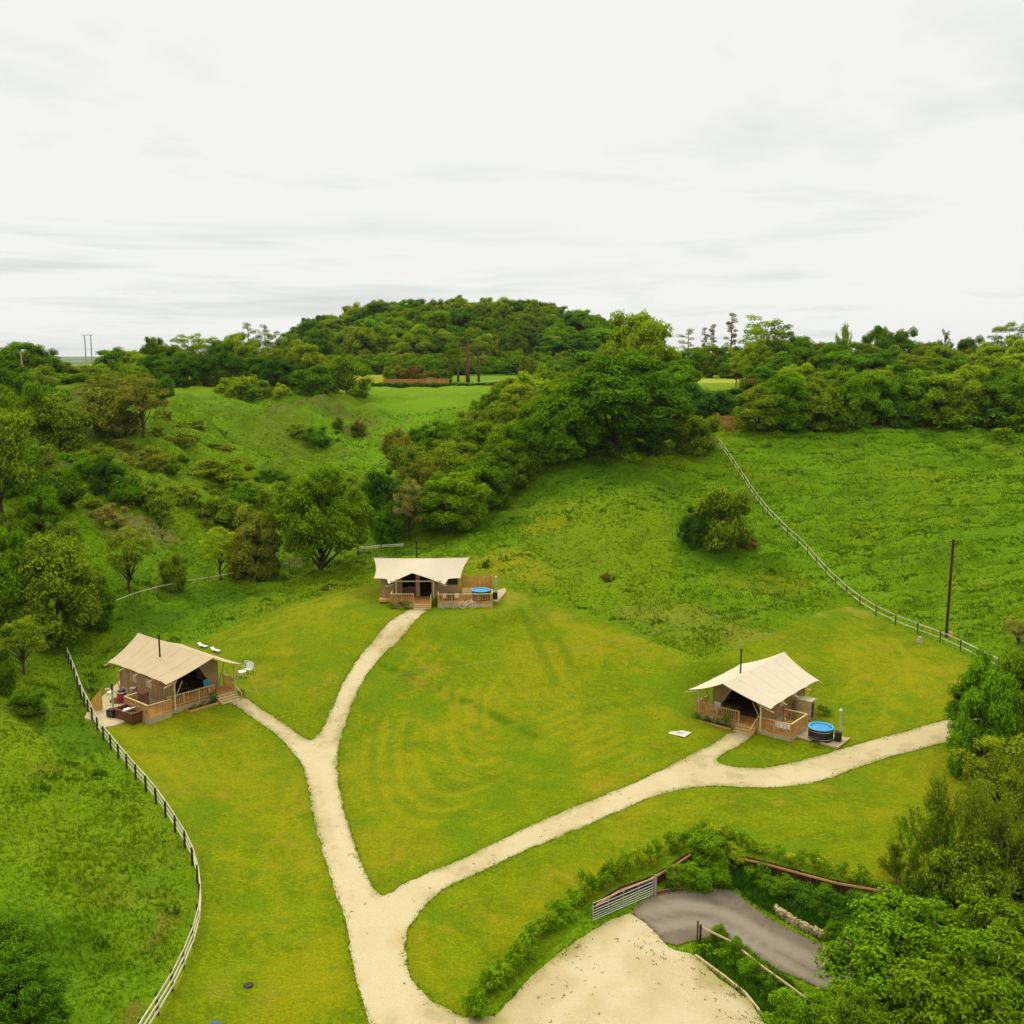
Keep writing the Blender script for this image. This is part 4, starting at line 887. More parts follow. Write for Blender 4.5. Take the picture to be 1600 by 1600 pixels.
# bikes leaning on the far deck
def bicycle(p, rz, m, label):
    t = thing('bicycle', p, label, 'bicycle', 'bicycles parked by the far deck', rz)
    for x_ in (-.52, .52):
        ring = [(x_ + .34 * math.cos(a), 0, .35 + .34 * math.sin(a)) for a in np.linspace(0, 2 * math.pi, 25)]
        wv = MB().tube(ring, .022, 5, False).build('wheel', m, t); sp_ = MB()
        for k in range(6): a = k * math.pi / 6; sp_.tube([(x_ - .33 * math.cos(a), 0, .35 - .33 * math.sin(a)), (x_ + .33 * math.cos(a), 0, .35 + .33 * math.sin(a))], .005, 3)
        sp_.build('spokes', M['steel'], wv)
    MB().tube([(-.52, 0, .35), (-.1, 0, .3), (-.2, 0, .85)], .02, 5).tube([(-.1, 0, .3), (.38, 0, .78), (-.18, 0, .75)], .02, 5).tube([(-.52, 0, .35), (-.18, 0, .75)], .015, 5).tube([(.52, 0, .35), (.38, 0, .95)], .02, 5).build('frame', m, t)
    MB().box((-.22, 0, .88), (.26, .14, .06)).build('saddle', M['black'], t); MB().tube([(.3, -.25, 1.0), (.4, 0, .98), (.3, .25, 1.0)], .018, 5).build('handlebar', M['steel'], t)
for k, (px, lab, m) in enumerate(((700, 'grey bicycle parked at the left end of the far deck railing', 'steel'), (730, 'white bicycle leaning on the far deck railing, right of the grey one', 'white'))):
    p = onto(tentC, (px - 655) / 14.9, -2.35); bicycle((p.x, p.y, gz(p.x, p.y) + .03), R(3), M[m], lab)
# dressing of the far deck: mirror-like table and chest
p = onto(tentC, 3.2, -.4, .4); t = thing('lounge_set', p, 'dark patio heater table with round white seat pads on the far deck', 'table'); MB().box((0, 0, .35), (.7, .55, .65)).build('body', M['black'], t)
for s in (-.65, .65): MB().lathe([(.28, .3), (.28, .62)], (s, 0, 0), 14).build('seat_pad', M['white'], t)
p = onto(tentC, 5.0, .3, .4); t = thing('garden_bench', p, 'pale timber garden seat against the yellow board screen', 'bench'); block('seat', M['pale_wood'], t, (0, 0, .45), (1.2, .5, .07)); block('backrest', M['pale_wood'], t, (0, .26, .8), (1.2, .06, .5))
for a in (-.5, .5): piece('leg', M['rail'], t, (a, -.2, 0), (a, -.2, .42), .07, .07); piece('leg', M['rail'], t, (a, .2, 0), (a, .2, .42), .07, .07)
p = onto(tentC, -.9, 1.7, .45); t = thing('dining_table', p, 'dark table with crockery just inside the far tent', 'table'); block('table_top', M['floorwood'], t, (0, 0, .75), (1.4, .8, .05))
for a in ((-.6, -.3), (.6, -.3), (-.6, .3), (.6, .3)): piece('leg', M['floorwood'], t, (*a, 0), (*a, .73), .05, .05)
for k in range(4): MB().lathe([(.07, .78), (.09, .95)], (-.45 + k * .3, -.1, 0), 8).build('crockery', M['white'], t)
# kitchen trolley beside the left tent wall
p = onto(tentL, -4.0, 2.9, .42); t = thing('kitchen_cupboard', p, 'dark brown cupboard against the side wall of the left tent', 'cupboard', rz=tentL.rotation_euler.z); MB().box((0, 0, .55), (.6, .7, 1.1)).build('body', M['bark_pine'], t); MB().box((0, 0, 1.12), (.7, .8, .04)).build('worktop', M['cedar'], t)

# ---------------------------------------------------------------- fences
def rail_fence(name, px, h, label, rails=(1.0, .55), sp=2.6, group=None, rm='fence_rail', pm='fence_post', pw=.11, post_up=.08, rw=(.045, .11), skip=None):
    P = trace(px, h); P = resample(chaikin(P, 1, False), .35); 
    # posts at even spacing
    d = [0.]
    for i in range(1, len(P)): d.append(d[-1] + math.dist(P[i], P[i - 1]))
    n = max(1, round(d[-1] / sp)); X = np.interp(np.linspace(0, d[-1], n + 1), d, [p[0] for p in P]); Y = np.interp(np.linspace(0, d[-1], n + 1), d, [p[1] for p in P])
    o0 = Vector((X[0], Y[0], gz(X[0], Y[0]))); t = thing(name, o0, label, 'fence', group)
    Q = [Vector((X[i], Y[i], gz(X[i], Y[i]))) - o0 for i in range(n + 1)]
    for q in Q:
        l = Vector((rnd.uniform(-.03, .03), rnd.uniform(-.03, .03), 0)); piece('post', M[pm], t, q - Vector((0, 0, .3)), q + l + Vector((0, 0, rails[0] + post_up)), pw, pw)
    for i in range(n):
        dr = (Q[i + 1] - Q[i]).normalized(); side = Vector((-dr.y, dr.x, 0)) * (pw / 2 + .025)
        for k, r in enumerate(rails):
            e = rnd.uniform(-.012, .012)
            piece('rail', M[rm], t, Q[i] + side + Vector((0, 0, r + e)) - dr * .02, Q[i + 1] + side + Vector((0, 0, r + rnd.uniform(-.012, .012))) + dr * .02, *rw)
    return t
rail_fence('paddock_fence', [(103,1012),(118,1052),(133,1088),(148,1118),(163,1140),(180,1160),(205,1190),(237,1225),(263,1262),(295,1312),(311,1365),(311,1400),(305,1435),(275,1505),(245,1555),(215,1600),(190,1640)], 1.05,
           'curving pale-railed timber fence with dark posts along the left of the lawn', (1.05, .68, .34), 2.1)
f1 = rail_fence('low_fence', [(172,942),(225,922),(290,907),(350,897),(452,879)], .9, 'long low rail fence behind the left tent, left of the small gate', (.9,), 3.0, pw=.06, pm='bark_pine', rw=(.04, .08))
rail_fence('low_fence', [(473,874),(540,860),(568,854)], .9, 'short run of rail fence under the big tree, right of the small gate', (.9,), 3.0, pw=.06, pm='bark_pine', rw=(.04, .08))
rail_fence('low_fence', [(560,856),(600,851),(632,850)], .9, 'last short length of rail fence ending behind the far tent', (.9, .7), 3.0, pw=.09)
rail_fence('boundary_fence', [(1122,685),(1150,725),(1175,760),(1205,800),(1230,825),(1255,845),(1280,875),(1310,905),(1340,930),(1370,948),(1410,966),(1450,980),(1485,993),(1520,1010),(1560,1030)], 1.1,
           'long two-railed timber fence running down the slope of the right field', (1.1, .5), 2.8, pw=.08, rw=(.04, .10))
# stock fence posts at the lower edge of the central trees
for k, (px, py) in enumerate(((700,828),(745,805),(762,790),(808,755),(822,742),(858,720))):
    p = at(px, py); t = thing('fence_post', p, 'thin grey stake at the foot of the central belt', 'post', 'stakes along the central tree belt'); piece('stake', M['pole_pale'], t, (0, 0, -.2), (0, 0, 1.3), .09, .09)
for k in range(9):
    p = at(1195 + k * 46, 672 - k * 1.2); t = thing('fence_post', p, 'thin pale stake below the hedge of the right field', 'post', 'stakes below the right hedge'); piece('stake', M['pole_pale'], t, (0, 0, -.2), (0, 0, 1.3), .09, .09)
# small wooden gate
pg = at(462, 887); a = at(453, 888); b = at(473, 884); g = thing('wooden_gate', pg, 'small pale wooden gate with cross brace in the fence by the big tree', 'gate', rz=math.atan2(b.y - a.y, b.x - a.x))
for s in (-.75, .75): piece('post', M['pale_wood'], g, (s, 0, -.2), (s, 0, 1.35), .12, .12)
for z0 in (.25, .5, .75, 1.05): piece('bar', M['pale_wood'], g, (-.66, 0, z0), (.66, 0, z0), .04, .09)
piece('brace', M['pale_wood'], g, (-.64, -.035, .25), (.64, -.035, 1.05), .03, .08)
# brown boarded fence above the drive
def board_fence(px, label, hgt=.75):
    P = resample(trace(px, .65), .165); o0 = Vector((*P[0], gz(*P[0]))); t = thing('boarded_fence', o0, label, 'fence', 'boarded fences above the drive')
    Q = [Vector((*p, gz(*p))) - o0 for p in P]
    for i in range(len(Q) - 1):
        m_ = (Q[i] + Q[i + 1]) / 2; d = Q[i + 1] - Q[i]; block('board', M['brown_board'], t, m_ + Vector((0, 0, hgt / 2 - .25)), (d.length - .012, .025, hgt + .5 + rnd.uniform(-.02, .02)), math.atan2(d.y, d.x))
    for i in range(0, len(Q), 13):
        d = (Q[min(i + 1, len(Q) - 1)] - Q[max(0, i - 1)]).normalized(); n = Vector((d.y, -d.x, 0)) * .08
        if n.y > 0: n = -n
        piece('post', M['fence_post'], t, Q[i] + n - Vector((0, 0, .8)), Q[i] + n + Vector((0, 0, hgt + .08)), .1, .1)
        j = min(i + 13, len(Q) - 1)
        if j > i: piece('rail', M['rail'], t, Q[i] + n * 1.9 + Vector((0, 0, hgt - .12)), Q[j] + n * 1.9 + Vector((0, 0, hgt - .12)), .05, .12)
    return t
board_fence([(928,1413),(968,1388),(1018,1371),(1048,1352),(1076,1334)], 'brown boarded fence with pale rail behind the metal field gate')
board_fence([(1135,1335),(1150,1336),(1185,1345),(1245,1361),(1300,1376),(1345,1386),(1400,1392),(1436,1387)], 'long brown boarded fence with pale rail above the bank of the drive')
# metal field gate, swung open against the boards
a = at(926, 1442); b = at(1020, 1401); t = thing('field_gate', a, 'galvanised seven-bar metal field gate standing open beside the gravel yard', 'gate', rz=math.atan2(b.y - a.y, b.x - a.x)); l = (Vector(b[:2]) - Vector(a[:2])).length; dz_ = b.z - a.z
for i in range(7): z0 = .16 + [0, .13, .27, .42, .58, .78, 1.02][i]; MB().tube([(0, 0, z0), (l, 0, z0 + dz_)], .024, 6).build('bar', M['steel'], t)
for k in range(5): x_ = l * k / 4; MB().tube([(x_, 0, .14 + dz_ * k / 4), (x_, 0, 1.2 + dz_ * k / 4)], .028 if k in (0, 4) else .02, 6).build('upright', M['steel'], t)
p = b; t = thing('gate_post', (p.x + .15, p.y + .05, p.z), 'grey gate post at the right end of the metal field gate', 'post'); piece('post', M['pole_pale'], t, (0, 0, -.3), (0, 0, 1.35), .12, .12)
# twin posts and handrail beside the drive
p = at(1091, 1472); t = thing('drive_rail', p, 'slanting wooden rail on twin posts between the drive and the gravel yard', 'rail')
piece('post', M['bark_pine'], t, (-.05, 0, -.3), (-.05, 0, 1.25), .1, .1); piece('post', M['fence_post'], t, (.12, .05, -.3), (.12, .05, 1.0), .1, .1)
pts = [at(q[0], q[1], .9) for q in ((1093,1446),(1143,1470),(1190,1508),(1232,1538),(1262,1560))]; tops = [Vector((q.x, q.y, q.z + .85)) - p for q in pts]
for q0, q1 in zip(tops, tops[1:]): piece('rail', M['pale_wood'], t, q0, q1, .08, .09)
for q0 in tops[1:]: piece('post', M['fence_post'], t, q0 - Vector((0, 0, 1.2)), q0 - Vector((0, 0, .03)), .08, .08)
pts = [at(*q) for q in ((1086,1496),(1130,1528),(1165,1556),(1190,1588),(1235,1640))]; t = thing('timber_edging', pts[0], 'long pale timber kerb along the right side of the gravel yard', 'edging')
for q0, q1 in zip(pts, pts[1:]): piece('timber', M['pale_wood'], t, q0 - pts[0] + Vector((0, 0, .1)), q1 - pts[0] + Vector((0, 0, .1)), .1, .2)
pts = [at(*q) for q in ((1022,1399),(1050,1393),(1075,1390))]; t = thing('timber_edging', pts[0], 'short brown timber kerb at the far edge of the drive near the gate post', 'edging')
for q0, q1 in zip(pts, pts[1:]): piece('timber', M['bark_pine'], t, q0 - pts[0] + Vector((0, 0, .1)), q1 - pts[0] + Vector((0, 0, .1)), .1, .25)
# low dry stone wall along the drive
pts = resample(trace([(1214,1426),(1240,1444),(1268,1458),(1300,1470),(1330,1484)]), .24); o0 = Vector((*pts[0], gz(*pts[0]))); t = thing('stone_wall', o0, 'low rough dry stone wall at the foot of the bank beside the drive', 'wall')
stones = []
for v in range(5):
    b = MB(); b.box((0, 0, 0), (1, 1, 1)); b.v = [tuple(c + rnd.uniform(-.17, .17) for c in p_) for p_ in b.v]; stones.append(b.mesh('stone', M['stone']))
for i, p_ in enumerate(pts):
    for row in range(3):
        for dd_ in ((0, .24) if row < 2 else (.1,)):
            o = bpy.data.objects.new('stone', stones[rnd.randrange(5)]); link(o, t)
            o.matrix_local = Matrix.Translation((p_[0] - o0.x + rnd.uniform(-.05, .05), p_[1] - o0.y + dd_ + rnd.uniform(-.04, .04), gz(*p_) - o0.z + .04 + row * .12)) @ Matrix.Rotation(rnd.uniform(-1.2, 1.2), 4, 'Z') @ Matrix.Rotation(rnd.uniform(-.25, .25), 4, 'X') @ Matrix.Diagonal((rnd.uniform(.2, .38), rnd.uniform(.2, .32), rnd.uniform(.11, .18), 1))

# ---------------------------------------------------------------- poles and wires
def cable(name, parent, a, b, sag, r=.012):
    a = Vector(a); b = Vector(b); pts = [a.lerp(b, i / 24) - Vector((0, 0, sag * 4 * (i / 24) * (1 - i / 24))) for i in range(25)]
    MB().tube(pts, r, 4).build(name, M['cable'], parent)
p = at(1478, 997); t = thing('electricity_pole', p, 'tall dark wooden electricity pole standing by the fence in the right field', 'pole')
MB().tube([(0, 0, -.5), (.1, 0, 10.0)], [.15, .11], 10).build('mast', M['pole'], t); block('crossarm', M['pole'], t, (.1, 0, 9.8), (1.1, .1, .1), R(20))
for s in (-.45, .1, .5): MB().lathe([(.03, 0), (.04, .06), (.02, .12)], (.1 + s, s * .36, 9.85), 8).build('insulator', M['pole_pale'], t)
MB().box((.4, -.1, .35), (.35, .3, .6)).build('pole_box', M['rail'], t)
cable('wire', t, (.1, 0, 9.95), (-62, -60, 14), 2.5, .006); cable('wire', t, (.4, .1, 9.95), (55, 30, 14), 1.0, .008)
def hpole(): 
    p = at(138, 600); s, tt = ray(138, 545); Y = 330.; p = Vector((s * Y, Y, gz(s * Y, Y)))
    t = thing('electricity_pylon', p, 'twin-legged electricity pole on the skyline at the far left', 'pole')
    for sx in (-.95, .95): MB().tube([(sx, 0, 0), (sx, 0, 12.4)], [.22, .16], 8).build('mast', M['pole_pale'], t)
    block('crossarm', M['pole_pale'], t, (0, 0, 12.5), (3.6, .16, .18))
    for sx in (-1.7, 0, 1.7): MB().lathe([(.08, 0), (.1, .35)], (sx, 0, 12.6), 6).build('insulator', M['white'], t)
hpole()
s_, tt_ = ray(39, 605); Y = 222.; p = Vector((s_ * Y, Y, gz(s_ * Y, Y))); t = thing('telegraph_pole', p, 'single pale wooden pole in front of the far left trees', 'pole'); MB().tube([(0, 0, 0), (-.4, 0, 8.4)], [.17, .13], 8).build('mast', M['pole_pale'], t); block('crossarm', M['pole_pale'], t, (-.4, 0, 8.2), (1.0, .1, .1))
p = at(1437, 1004); t = thing('water_trough_stump', p, 'small grey stump-like marker in the grass below the right fence', 'marker'); MB().lathe([(.3, 0), (.22, .5), (.16, .62)], k=9).build('stump', M['pole_pale'], t)
# manhole covers in the left lawn
for px, py, r_, m_, lab in ((388,1541,.24,'black','dark round manhole cover in the lawn near the fence'), (335,1603,.30,'slate','dull blue-green round manhole cover in the lawn at the bottom edge')):
    p = at(px, py); t = thing('manhole_cover', (p.x, p.y, p.z + .03), lab, 'manhole cover'); MB().lathe([(r_, 0), (r_, .05), (r_ * .9, .06)], k=20).build('lid', M[m_], t)

# ---------------------------------------------------------------- far plateau: low orange fence line, car, sandy lane
s_, _ = ray(690, 598)
def far(px, Y, dz=0): s, _ = ray(px, 590); x_ = s * Y; return Vector((x_, Y, gz(x_, Y) + dz))
a = far(598, 262); b = far(702, 262); t = thing('low_orange_wall', a, 'long low orange-brown wall in front of the dark bushes on the plateau', 'wall')
n = 12
for i in range(n): piece('panel', mat('orange_panel', (.42, .19, .05), .9, .15, 1) if i == 0 else bpy.data.materials['orange_panel'], t, (b - a) * (i / n) + Vector((0, 0, .5)), (b - a) * ((i + .97) / n) + Vector((0, 0, .5)), .15, 1.6)
p = far(672, 264.5); t = thing('parked_car', p, 'small pale car parked by the orange wall on the plateau', 'car', rz=R(8))
cb = MB(); prof = [(-2.1,.3),(-2.1,.85),(-1.3,.95),(-.8,1.45),(.7,1.45),(1.3,.95),(2.1,.8),(2.1,.3)]
n = len(prof); cb.v = [(x_, -.85, z_) for x_, z_ in prof] + [(x_, .85, z_) for x_, z_ in prof]; cb.f = [tuple(range(n)), tuple(range(n, 2 * n))[::-1]] + [(i, n + i, n + (i + 1) % n, (i + 1) % n) for i in range(n)]
cb.build('body', M['steel'], t); MB().box((-.05, 0, 1.18), (1.75, 1.72, .34)).build('windows', M['glass'], t)
for sx in (-1.3, 1.3):
    for sy in (-.85, .85): w_ = MB().lathe([(.32, -.1), (.32, .1)], k=12).build('wheel', M['black'], t); w_.location = (sx, sy, .32); w_.rotation_euler = (R(90), 0, 0)
lane = [far(715, 256), far(750, 262), far(800, 275), far(835, 290), far(880, 330)]
lb = MB()
for q0, q1 in zip(lane, lane[1:]): lb.poly([q0 + Vector((0, -1.6, .35)), q1 + Vector((0, -1.6, .35)), q1 + Vector((0, 1.6, .35)), q0 + Vector((0, 1.6, .35))])
tag(lb.build('sandy_lane', M['paving']), kind='structure')

# ---------------------------------------------------------------- foliage
def leaf_mat(name, trans=.32):
    m = bpy.data.materials.new(name); m.use_nodes = True; t = m.node_tree; t.nodes.clear()
    o = N(t, 'ShaderNodeOutputMaterial'); oi = N(t, 'ShaderNodeObjectInfo'); at_ = N(t, 'ShaderNodeAttribute', attribute_name='var')
    r = N(t, 'ShaderNodeValToRGB'); e = r.color_ramp.elements
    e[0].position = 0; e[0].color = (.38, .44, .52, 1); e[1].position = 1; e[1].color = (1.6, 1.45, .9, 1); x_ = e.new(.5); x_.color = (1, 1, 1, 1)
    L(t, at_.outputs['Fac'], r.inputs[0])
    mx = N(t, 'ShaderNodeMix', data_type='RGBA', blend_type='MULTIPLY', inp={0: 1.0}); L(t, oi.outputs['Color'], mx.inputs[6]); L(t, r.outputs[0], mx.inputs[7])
    d = N(t, 'ShaderNodeBsdfDiffuse'); tr = N(t, 'ShaderNodeBsdfTranslucent'); L(t, mx.outputs[2], d.inputs[0]); L(t, mx.outputs[2], tr.inputs[0])
    ms = N(t, 'ShaderNodeMixShader', inp={0: trans}); L(t, d.outputs[0], ms.inputs[1]); L(t, tr.outputs[0], ms.inputs[2]); L(t, ms.outputs[0], o.inputs[0])
    return m
LEAF = leaf_mat('leaves', .25); GRASSM = leaf_mat('grass_blades', .3)
def unit(v): return v / (np.linalg.norm(v, axis=-1, keepdims=True) + 1e-9)
def cards(P, Nn, Lg, Wd, r):
    n = len(P); T_ = unit(np.cross(Nn, unit(r.normal(size=(n, 3))))); B_ = np.cross(Nn, T_)
    Lg = np.asarray(Lg)[:, None]; Wd = np.asarray(Wd)[:, None]
    V = np.stack([P - T_ * Lg * .5 - Nn * Lg * .12, P + B_ * Wd * .5, P + T_ * Lg * .5 - Nn * Lg * .12, P - B_ * Wd * .5], 1).reshape(-1, 3)
    return V, np.arange(n * 4).reshape(n, 4)
def leaf_mesh(name, P, Nn, size, var, r, asp=.62, m=None):
    V, F = cards(P, Nn, size, size * asp, r); me = mesh_np(name, V, F, m or LEAF)
    a = me.attributes.new('var', 'FLOAT', 'FACE'); a.data.foreach_set('value', np.clip(var, 0, 1).astype(np.float32)); return me
def crown(name, seed, Wc, Hc, base, nl, lr, npl, leaf, flat=.75, up=.45, top_bias=.3, ragged=.12, core=True, shape=1.0, jit=.25):
    """lobed crown: sprays of leaves over many lobes that sit on an uneven dome"""
    r = np.random.default_rng(seed); C_ = []
    while len(C_) < nl:
        d = unit(r.normal(size=3)); 
        if d[2] < (-.55 if shape > .5 else -.85): continue
        rad = r.uniform(.55, 1.0) ** .5 * r.uniform(1 - ragged * 2, 1 + ragged)
        zc = base + (Hc - base) * .5; c = np.array([d[0] * Wc * .5 * rad, d[1] * Wc * .5 * rad, zc + d[2] * (Hc - base) * .5 * rad])
        if d[2] < 0: c[:2] *= 1.0 + shape * d[2] * .25
        c *= 1; C_.append(c)
    C_ = np.array(C_); Rl = Wc * lr * r.uniform(.65, 1.25, nl)
    C_[:, :2] *= (1 - lr * .9); C_[:, 2] = base + (C_[:, 2] - base) * (1 - lr * .45)
    Ps, Ns, Vs = [], [], []
    lobe_v = r.uniform(-.13, .13, nl)
    for i in range(nl):
        k = int(npl * (Rl[i] / (Wc * lr)) ** 2); d = unit(r.normal(size=(k, 3))); d[:, 2] = np.where(d[:, 2] < -.35, -d[:, 2], d[:, 2])
        wob = 1 + jit * (vnoise(d[:, 0] * 2.6 + i * 7, d[:, 1] * 2.6 + d[:, 2] * 2.6, seed + i) - .5) * 2
        rr = Rl[i] * wob * r.uniform(.78, 1.05, k); P = C_[i] + d * rr[:, None] * np.array([1, 1, flat]); Ps.append(P)
        Ns.append(unit(d * .8 + np.array([0, 0, up]) + r.normal(size=(k, 3)) * .42))
        hgt = (P[:, 2] - base) / (Hc - base + 1e-6)
        Vs.append(.36 + lobe_v[i] + .20 * d[:, 2] + top_bias * .45 * (hgt - .4) + r.normal(size=k) * .19 + (wob - 1) * .6)  # light on lobe tops, shade below and in hollows painted into leaf tone
    P = np.concatenate(Ps); Nn = np.concatenate(Ns); Vv = np.concatenate(Vs)
    # leave out leaves buried inside neighbouring lobes
    keep = np.ones(len(P), bool)
    for i in range(nl):
        q = (P - C_[i]) / np.array([1, 1, flat]); keep &= (q ** 2).sum(1) > (Rl[i] * .66) ** 2
    P, Nn, Vv = P[keep], Nn[keep], Vv[keep]; P[:, 2] = np.maximum(P[:, 2], .05)
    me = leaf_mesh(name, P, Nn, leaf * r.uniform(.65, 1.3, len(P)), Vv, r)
    if core:    # opaque filler in each lobe, shade of the gaps painted as dark tone
        V0 = [tuple(v.co) for v in me.vertices]
        b = MB()
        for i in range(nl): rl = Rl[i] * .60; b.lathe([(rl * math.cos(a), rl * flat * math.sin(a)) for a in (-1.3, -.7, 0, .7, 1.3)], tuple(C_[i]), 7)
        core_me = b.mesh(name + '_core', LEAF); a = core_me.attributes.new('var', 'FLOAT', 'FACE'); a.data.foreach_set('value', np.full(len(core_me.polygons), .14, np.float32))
    else: core_me = None
    return me, core_me, C_, Rl
def trunk_mesh(name, C_, Rl, base, H, r0, m, n_limb=9, seed=0, lean=0.0):
    r = np.random.default_rng(seed); b = MB(); top = base + (H - base) * .55
    pts = [(0, 0, -.4), (r.normal() * .06, r.normal() * .06, base * .5), (lean * .4, r.normal() * .1, base), (lean, r.normal() * .2, top)]
    b.tube(pts, [r0 * 1.25, r0, r0 * .85, r0 * .3], 8)
    for i in r.permutation(len(C_))[:n_limb]:
        c = C_[i]; z0 = min(c[2] * .6, base + r.uniform(0, .35) * (H - base)) if base > .3 else r.uniform(.1, .5) * c[2]
        k = max(0, (z0 - base) / (top - base + .01)); s = Vector((lean * k, 0, z0)); e = Vector(c); mid = s.lerp(e, .5) + Vector((r.normal() * .2, r.normal() * .2, .25))
        b.tube([s, mid, e], [r0 * .5, r0 * .3, r0 * .08], 5)
    return b.mesh(name, m, True)
KIND = {}
def add_kind(kind, c, H, Wc, tr): KIND.setdefault(kind, []).append((c[0], c[1], H, Wc, tr))
def mk_kind(kind, seeds, Wc, H, base, nl, lr, npl, leaf, r0, bark='bark', limbs=9, **kw):
    for s in seeds:
        c = crown('crown', s, Wc, H, base, nl, lr, npl, leaf, **kw); tr = trunk_mesh('trunk', c[2], c[3], max(base * 1.0, .25), H, r0, M[bark], limbs, s)
        # measure the real extent, so a placed tree gets the size it is asked for
        n = len(c[0].vertices); co = np.empty(n * 3, np.float32); c[0].vertices.foreach_get('co', co); co = co.reshape(-1, 3)
        add_kind(kind, c, float(np.percentile(co[:, 2], 99.7)), float(np.percentile(np.hypot(co[:, 0], co[:, 1]), 98) * 2), tr)
mk_kind('broad', (1, 2, 3), 10, 10, 1.0, 60, .135, 420, .29, .32, jit=.35, ragged=.16)
mk_kind('tall', (5, 6, 7), 8, 12, 1.5, 56, .14, 300, .32, .28, jit=.4, ragged=.2)
mk_kind('full', (61, 62, 63, 64), 9, 8, -.9, 80, .125, 420, .25, .25, flat=.75, up=.45, jit=.4, ragged=.11, shape=.3)
mk_kind('bush', (11, 12, 13, 14), 6, 4.4, -.5, 44, .15, 300, .19, .14, flat=.75, up=.45, jit=.45, ragged=.22, shape=.2)
mk_kind('scrub', (15, 16, 17, 18), 6, 2.6, -.5, 40, .13, 230, .19, .10, flat=.65, up=.5, jit=.55, ragged=.35, shape=.1)
mk_kind('light', (21, 22, 23), 7, 10, 1.6, 56, .10, 200, .24, .2, core=False, ragged=.28, jit=.5, limbs=18)
mk_kind('sapling', (31, 32, 33), 1.5, 1.6, .02, 16, .16, 70, .13, .03, core=False, ragged=.3, jit=.5, limbs=4, shape=0)
mk_kind('weed', (36, 37), 1.6, .9, .02, 9, .2, 60, .15, .03, core=False, jit=.4, limbs=2)
mk_kind('near', (41, 42), 11, 8.5, -.3, 190, .085, 260, .25, .3, flat=.6, up=.7, jit=.5, ragged=.2, limbs=24, shape=.3)
mk_kind('dome', (45, 46), 14, 10.5, .0, 140, .092, 330, .29, .4, flat=.6, up=.55, jit=.45, ragged=.14, limbs=16)
def pine(seed, H=15, kind='pine', spread=4.0, nclump=13, lo=.55, flat=.45):
    r = np.random.default_rng(seed); b = MB(); top = Vector((r.normal() * .5, r.normal() * .3, H * .93))
    b.tube([(0, 0, -.4), (r.normal() * .2, 0, H * .4), tuple(top)], [.38, .28, .07], 8); Ps, Ns, Vs, C_ = [], [], [], []
    for i in range(nclump):
        h = H * (lo + (1 - lo) * ((i + .7) / nclump)); a = r.uniform(0, 6.28); k = (1 - (h / H - lo) / (1 - lo) * .75) * spread * r.uniform(.45, 1)
        if kind == 'pine': k = spread * r.uniform(.3, .9) * (1 if h < H * .9 else .35)
        c = Vector((math.cos(a) * k, math.sin(a) * k, h + r.normal() * .2)); b.tube([(0, 0, h - .6), tuple(c)], [.09, .03], 4)
        n = 150; d = unit(r.normal(size=(n, 3))); rl = r.uniform(.75, 1.3) * spread * .27; P = np.array(c) + d * rl * np.array([1.2, 1.2, flat]) * r.uniform(.5, 1, (n, 1))
        Ps.append(P); Ns.append(unit(np.array([0, 0, 1]) + r.normal(size=(n, 3)) * .5)); Vs.append(.4 + r.normal(size=n) * .12 + .12 * d[:, 2])  # upper side of each clump painted lighter, as if lit from above
    P = np.concatenate(Ps); me = leaf_mesh('crown', P, np.concatenate(Ns), .34 * r.uniform(.6, 1.3, len(P)), np.concatenate(Vs), r, .45)
    KIND.setdefault(kind, []).append((me, None, H, spread * 2, b.mesh('trunk', M['bark_pine'], True)))
pine(51); pine(52); pine(53, 15, 'conifer', 3.2, 30, .2, .42); pine(54, 15, 'conifer', 3.0, 26, .25, .45)
def twiggy(seed, H=7.5, Wc=6.5, leaves=7500, kind='twiggy', nst=9, bark='bark_pale', leafs=.17):
    r = np.random.default_rng(seed); b = MB(); tips = []
    def grow(p, d, l, rad, lev):
        q = p + d * l * .5 + Vector(r.normal(size=3) * l * .06); e = q + (d + Vector((0, 0, .12)) + Vector(r.normal(size=3) * .14)).normalized() * l * .5
        b.tube([p, q, e], [rad, rad * .8, rad * .55], 3 if lev > 1 else 5, False); tips.append((p, q, lev)); tips.append((q, e, lev))
        if lev < 4:
            for _ in range(int(r.integers(2, 4))):
                dd_ = (d + Vector(r.normal(size=3)) * .48); dd_.normalize(); k = r.uniform(.35, 1.0)
                grow(q.lerp(e, k), dd_, l * r.uniform(.55, .82), rad * .55, lev + 1)
    for _ in range(nst):
        a = r.uniform(0, 6.28); t_ = r.uniform(.1, .75); d = Vector((math.cos(a) * t_, math.sin(a) * t_, 1)).normalized()
        grow(Vector((math.cos(a) * .25, math.sin(a) * .25, -.2)), d, H * r.uniform(.28, .4), .075, 1)
    segs = [s for s in tips if s[2] >= 2]; ii = r.integers(0, len(segs), leaves)
    P = np.array([np.array(segs[i][0].lerp(segs[i][1], r.uniform())) for i in ii]) + r.normal(size=(leaves, 3)) * .14
    me = leaf_mesh('crown', P, unit(r.normal(size=(leaves, 3)) * .6 + np.array([0, 0, .6])), leafs * r.uniform(.6, 1.4, leaves), .5 + r.normal(size=leaves) * .16, r)
    KIND.setdefault(kind, []).append((me, None, float(np.percentile(P[:, 2], 99)), float(np.percentile(np.hypot(P[:, 0], P[:, 1]), 96) * 2), b.mesh('trunk', M[bark], False)))
twiggy(61); twiggy(62, leaves=9000); twiggy(63, 9, 6, 4200, 'airy', 4, 'bark', .26); twiggy(64, 9, 6, 4600, 'airy', 3, 'bark', .26)

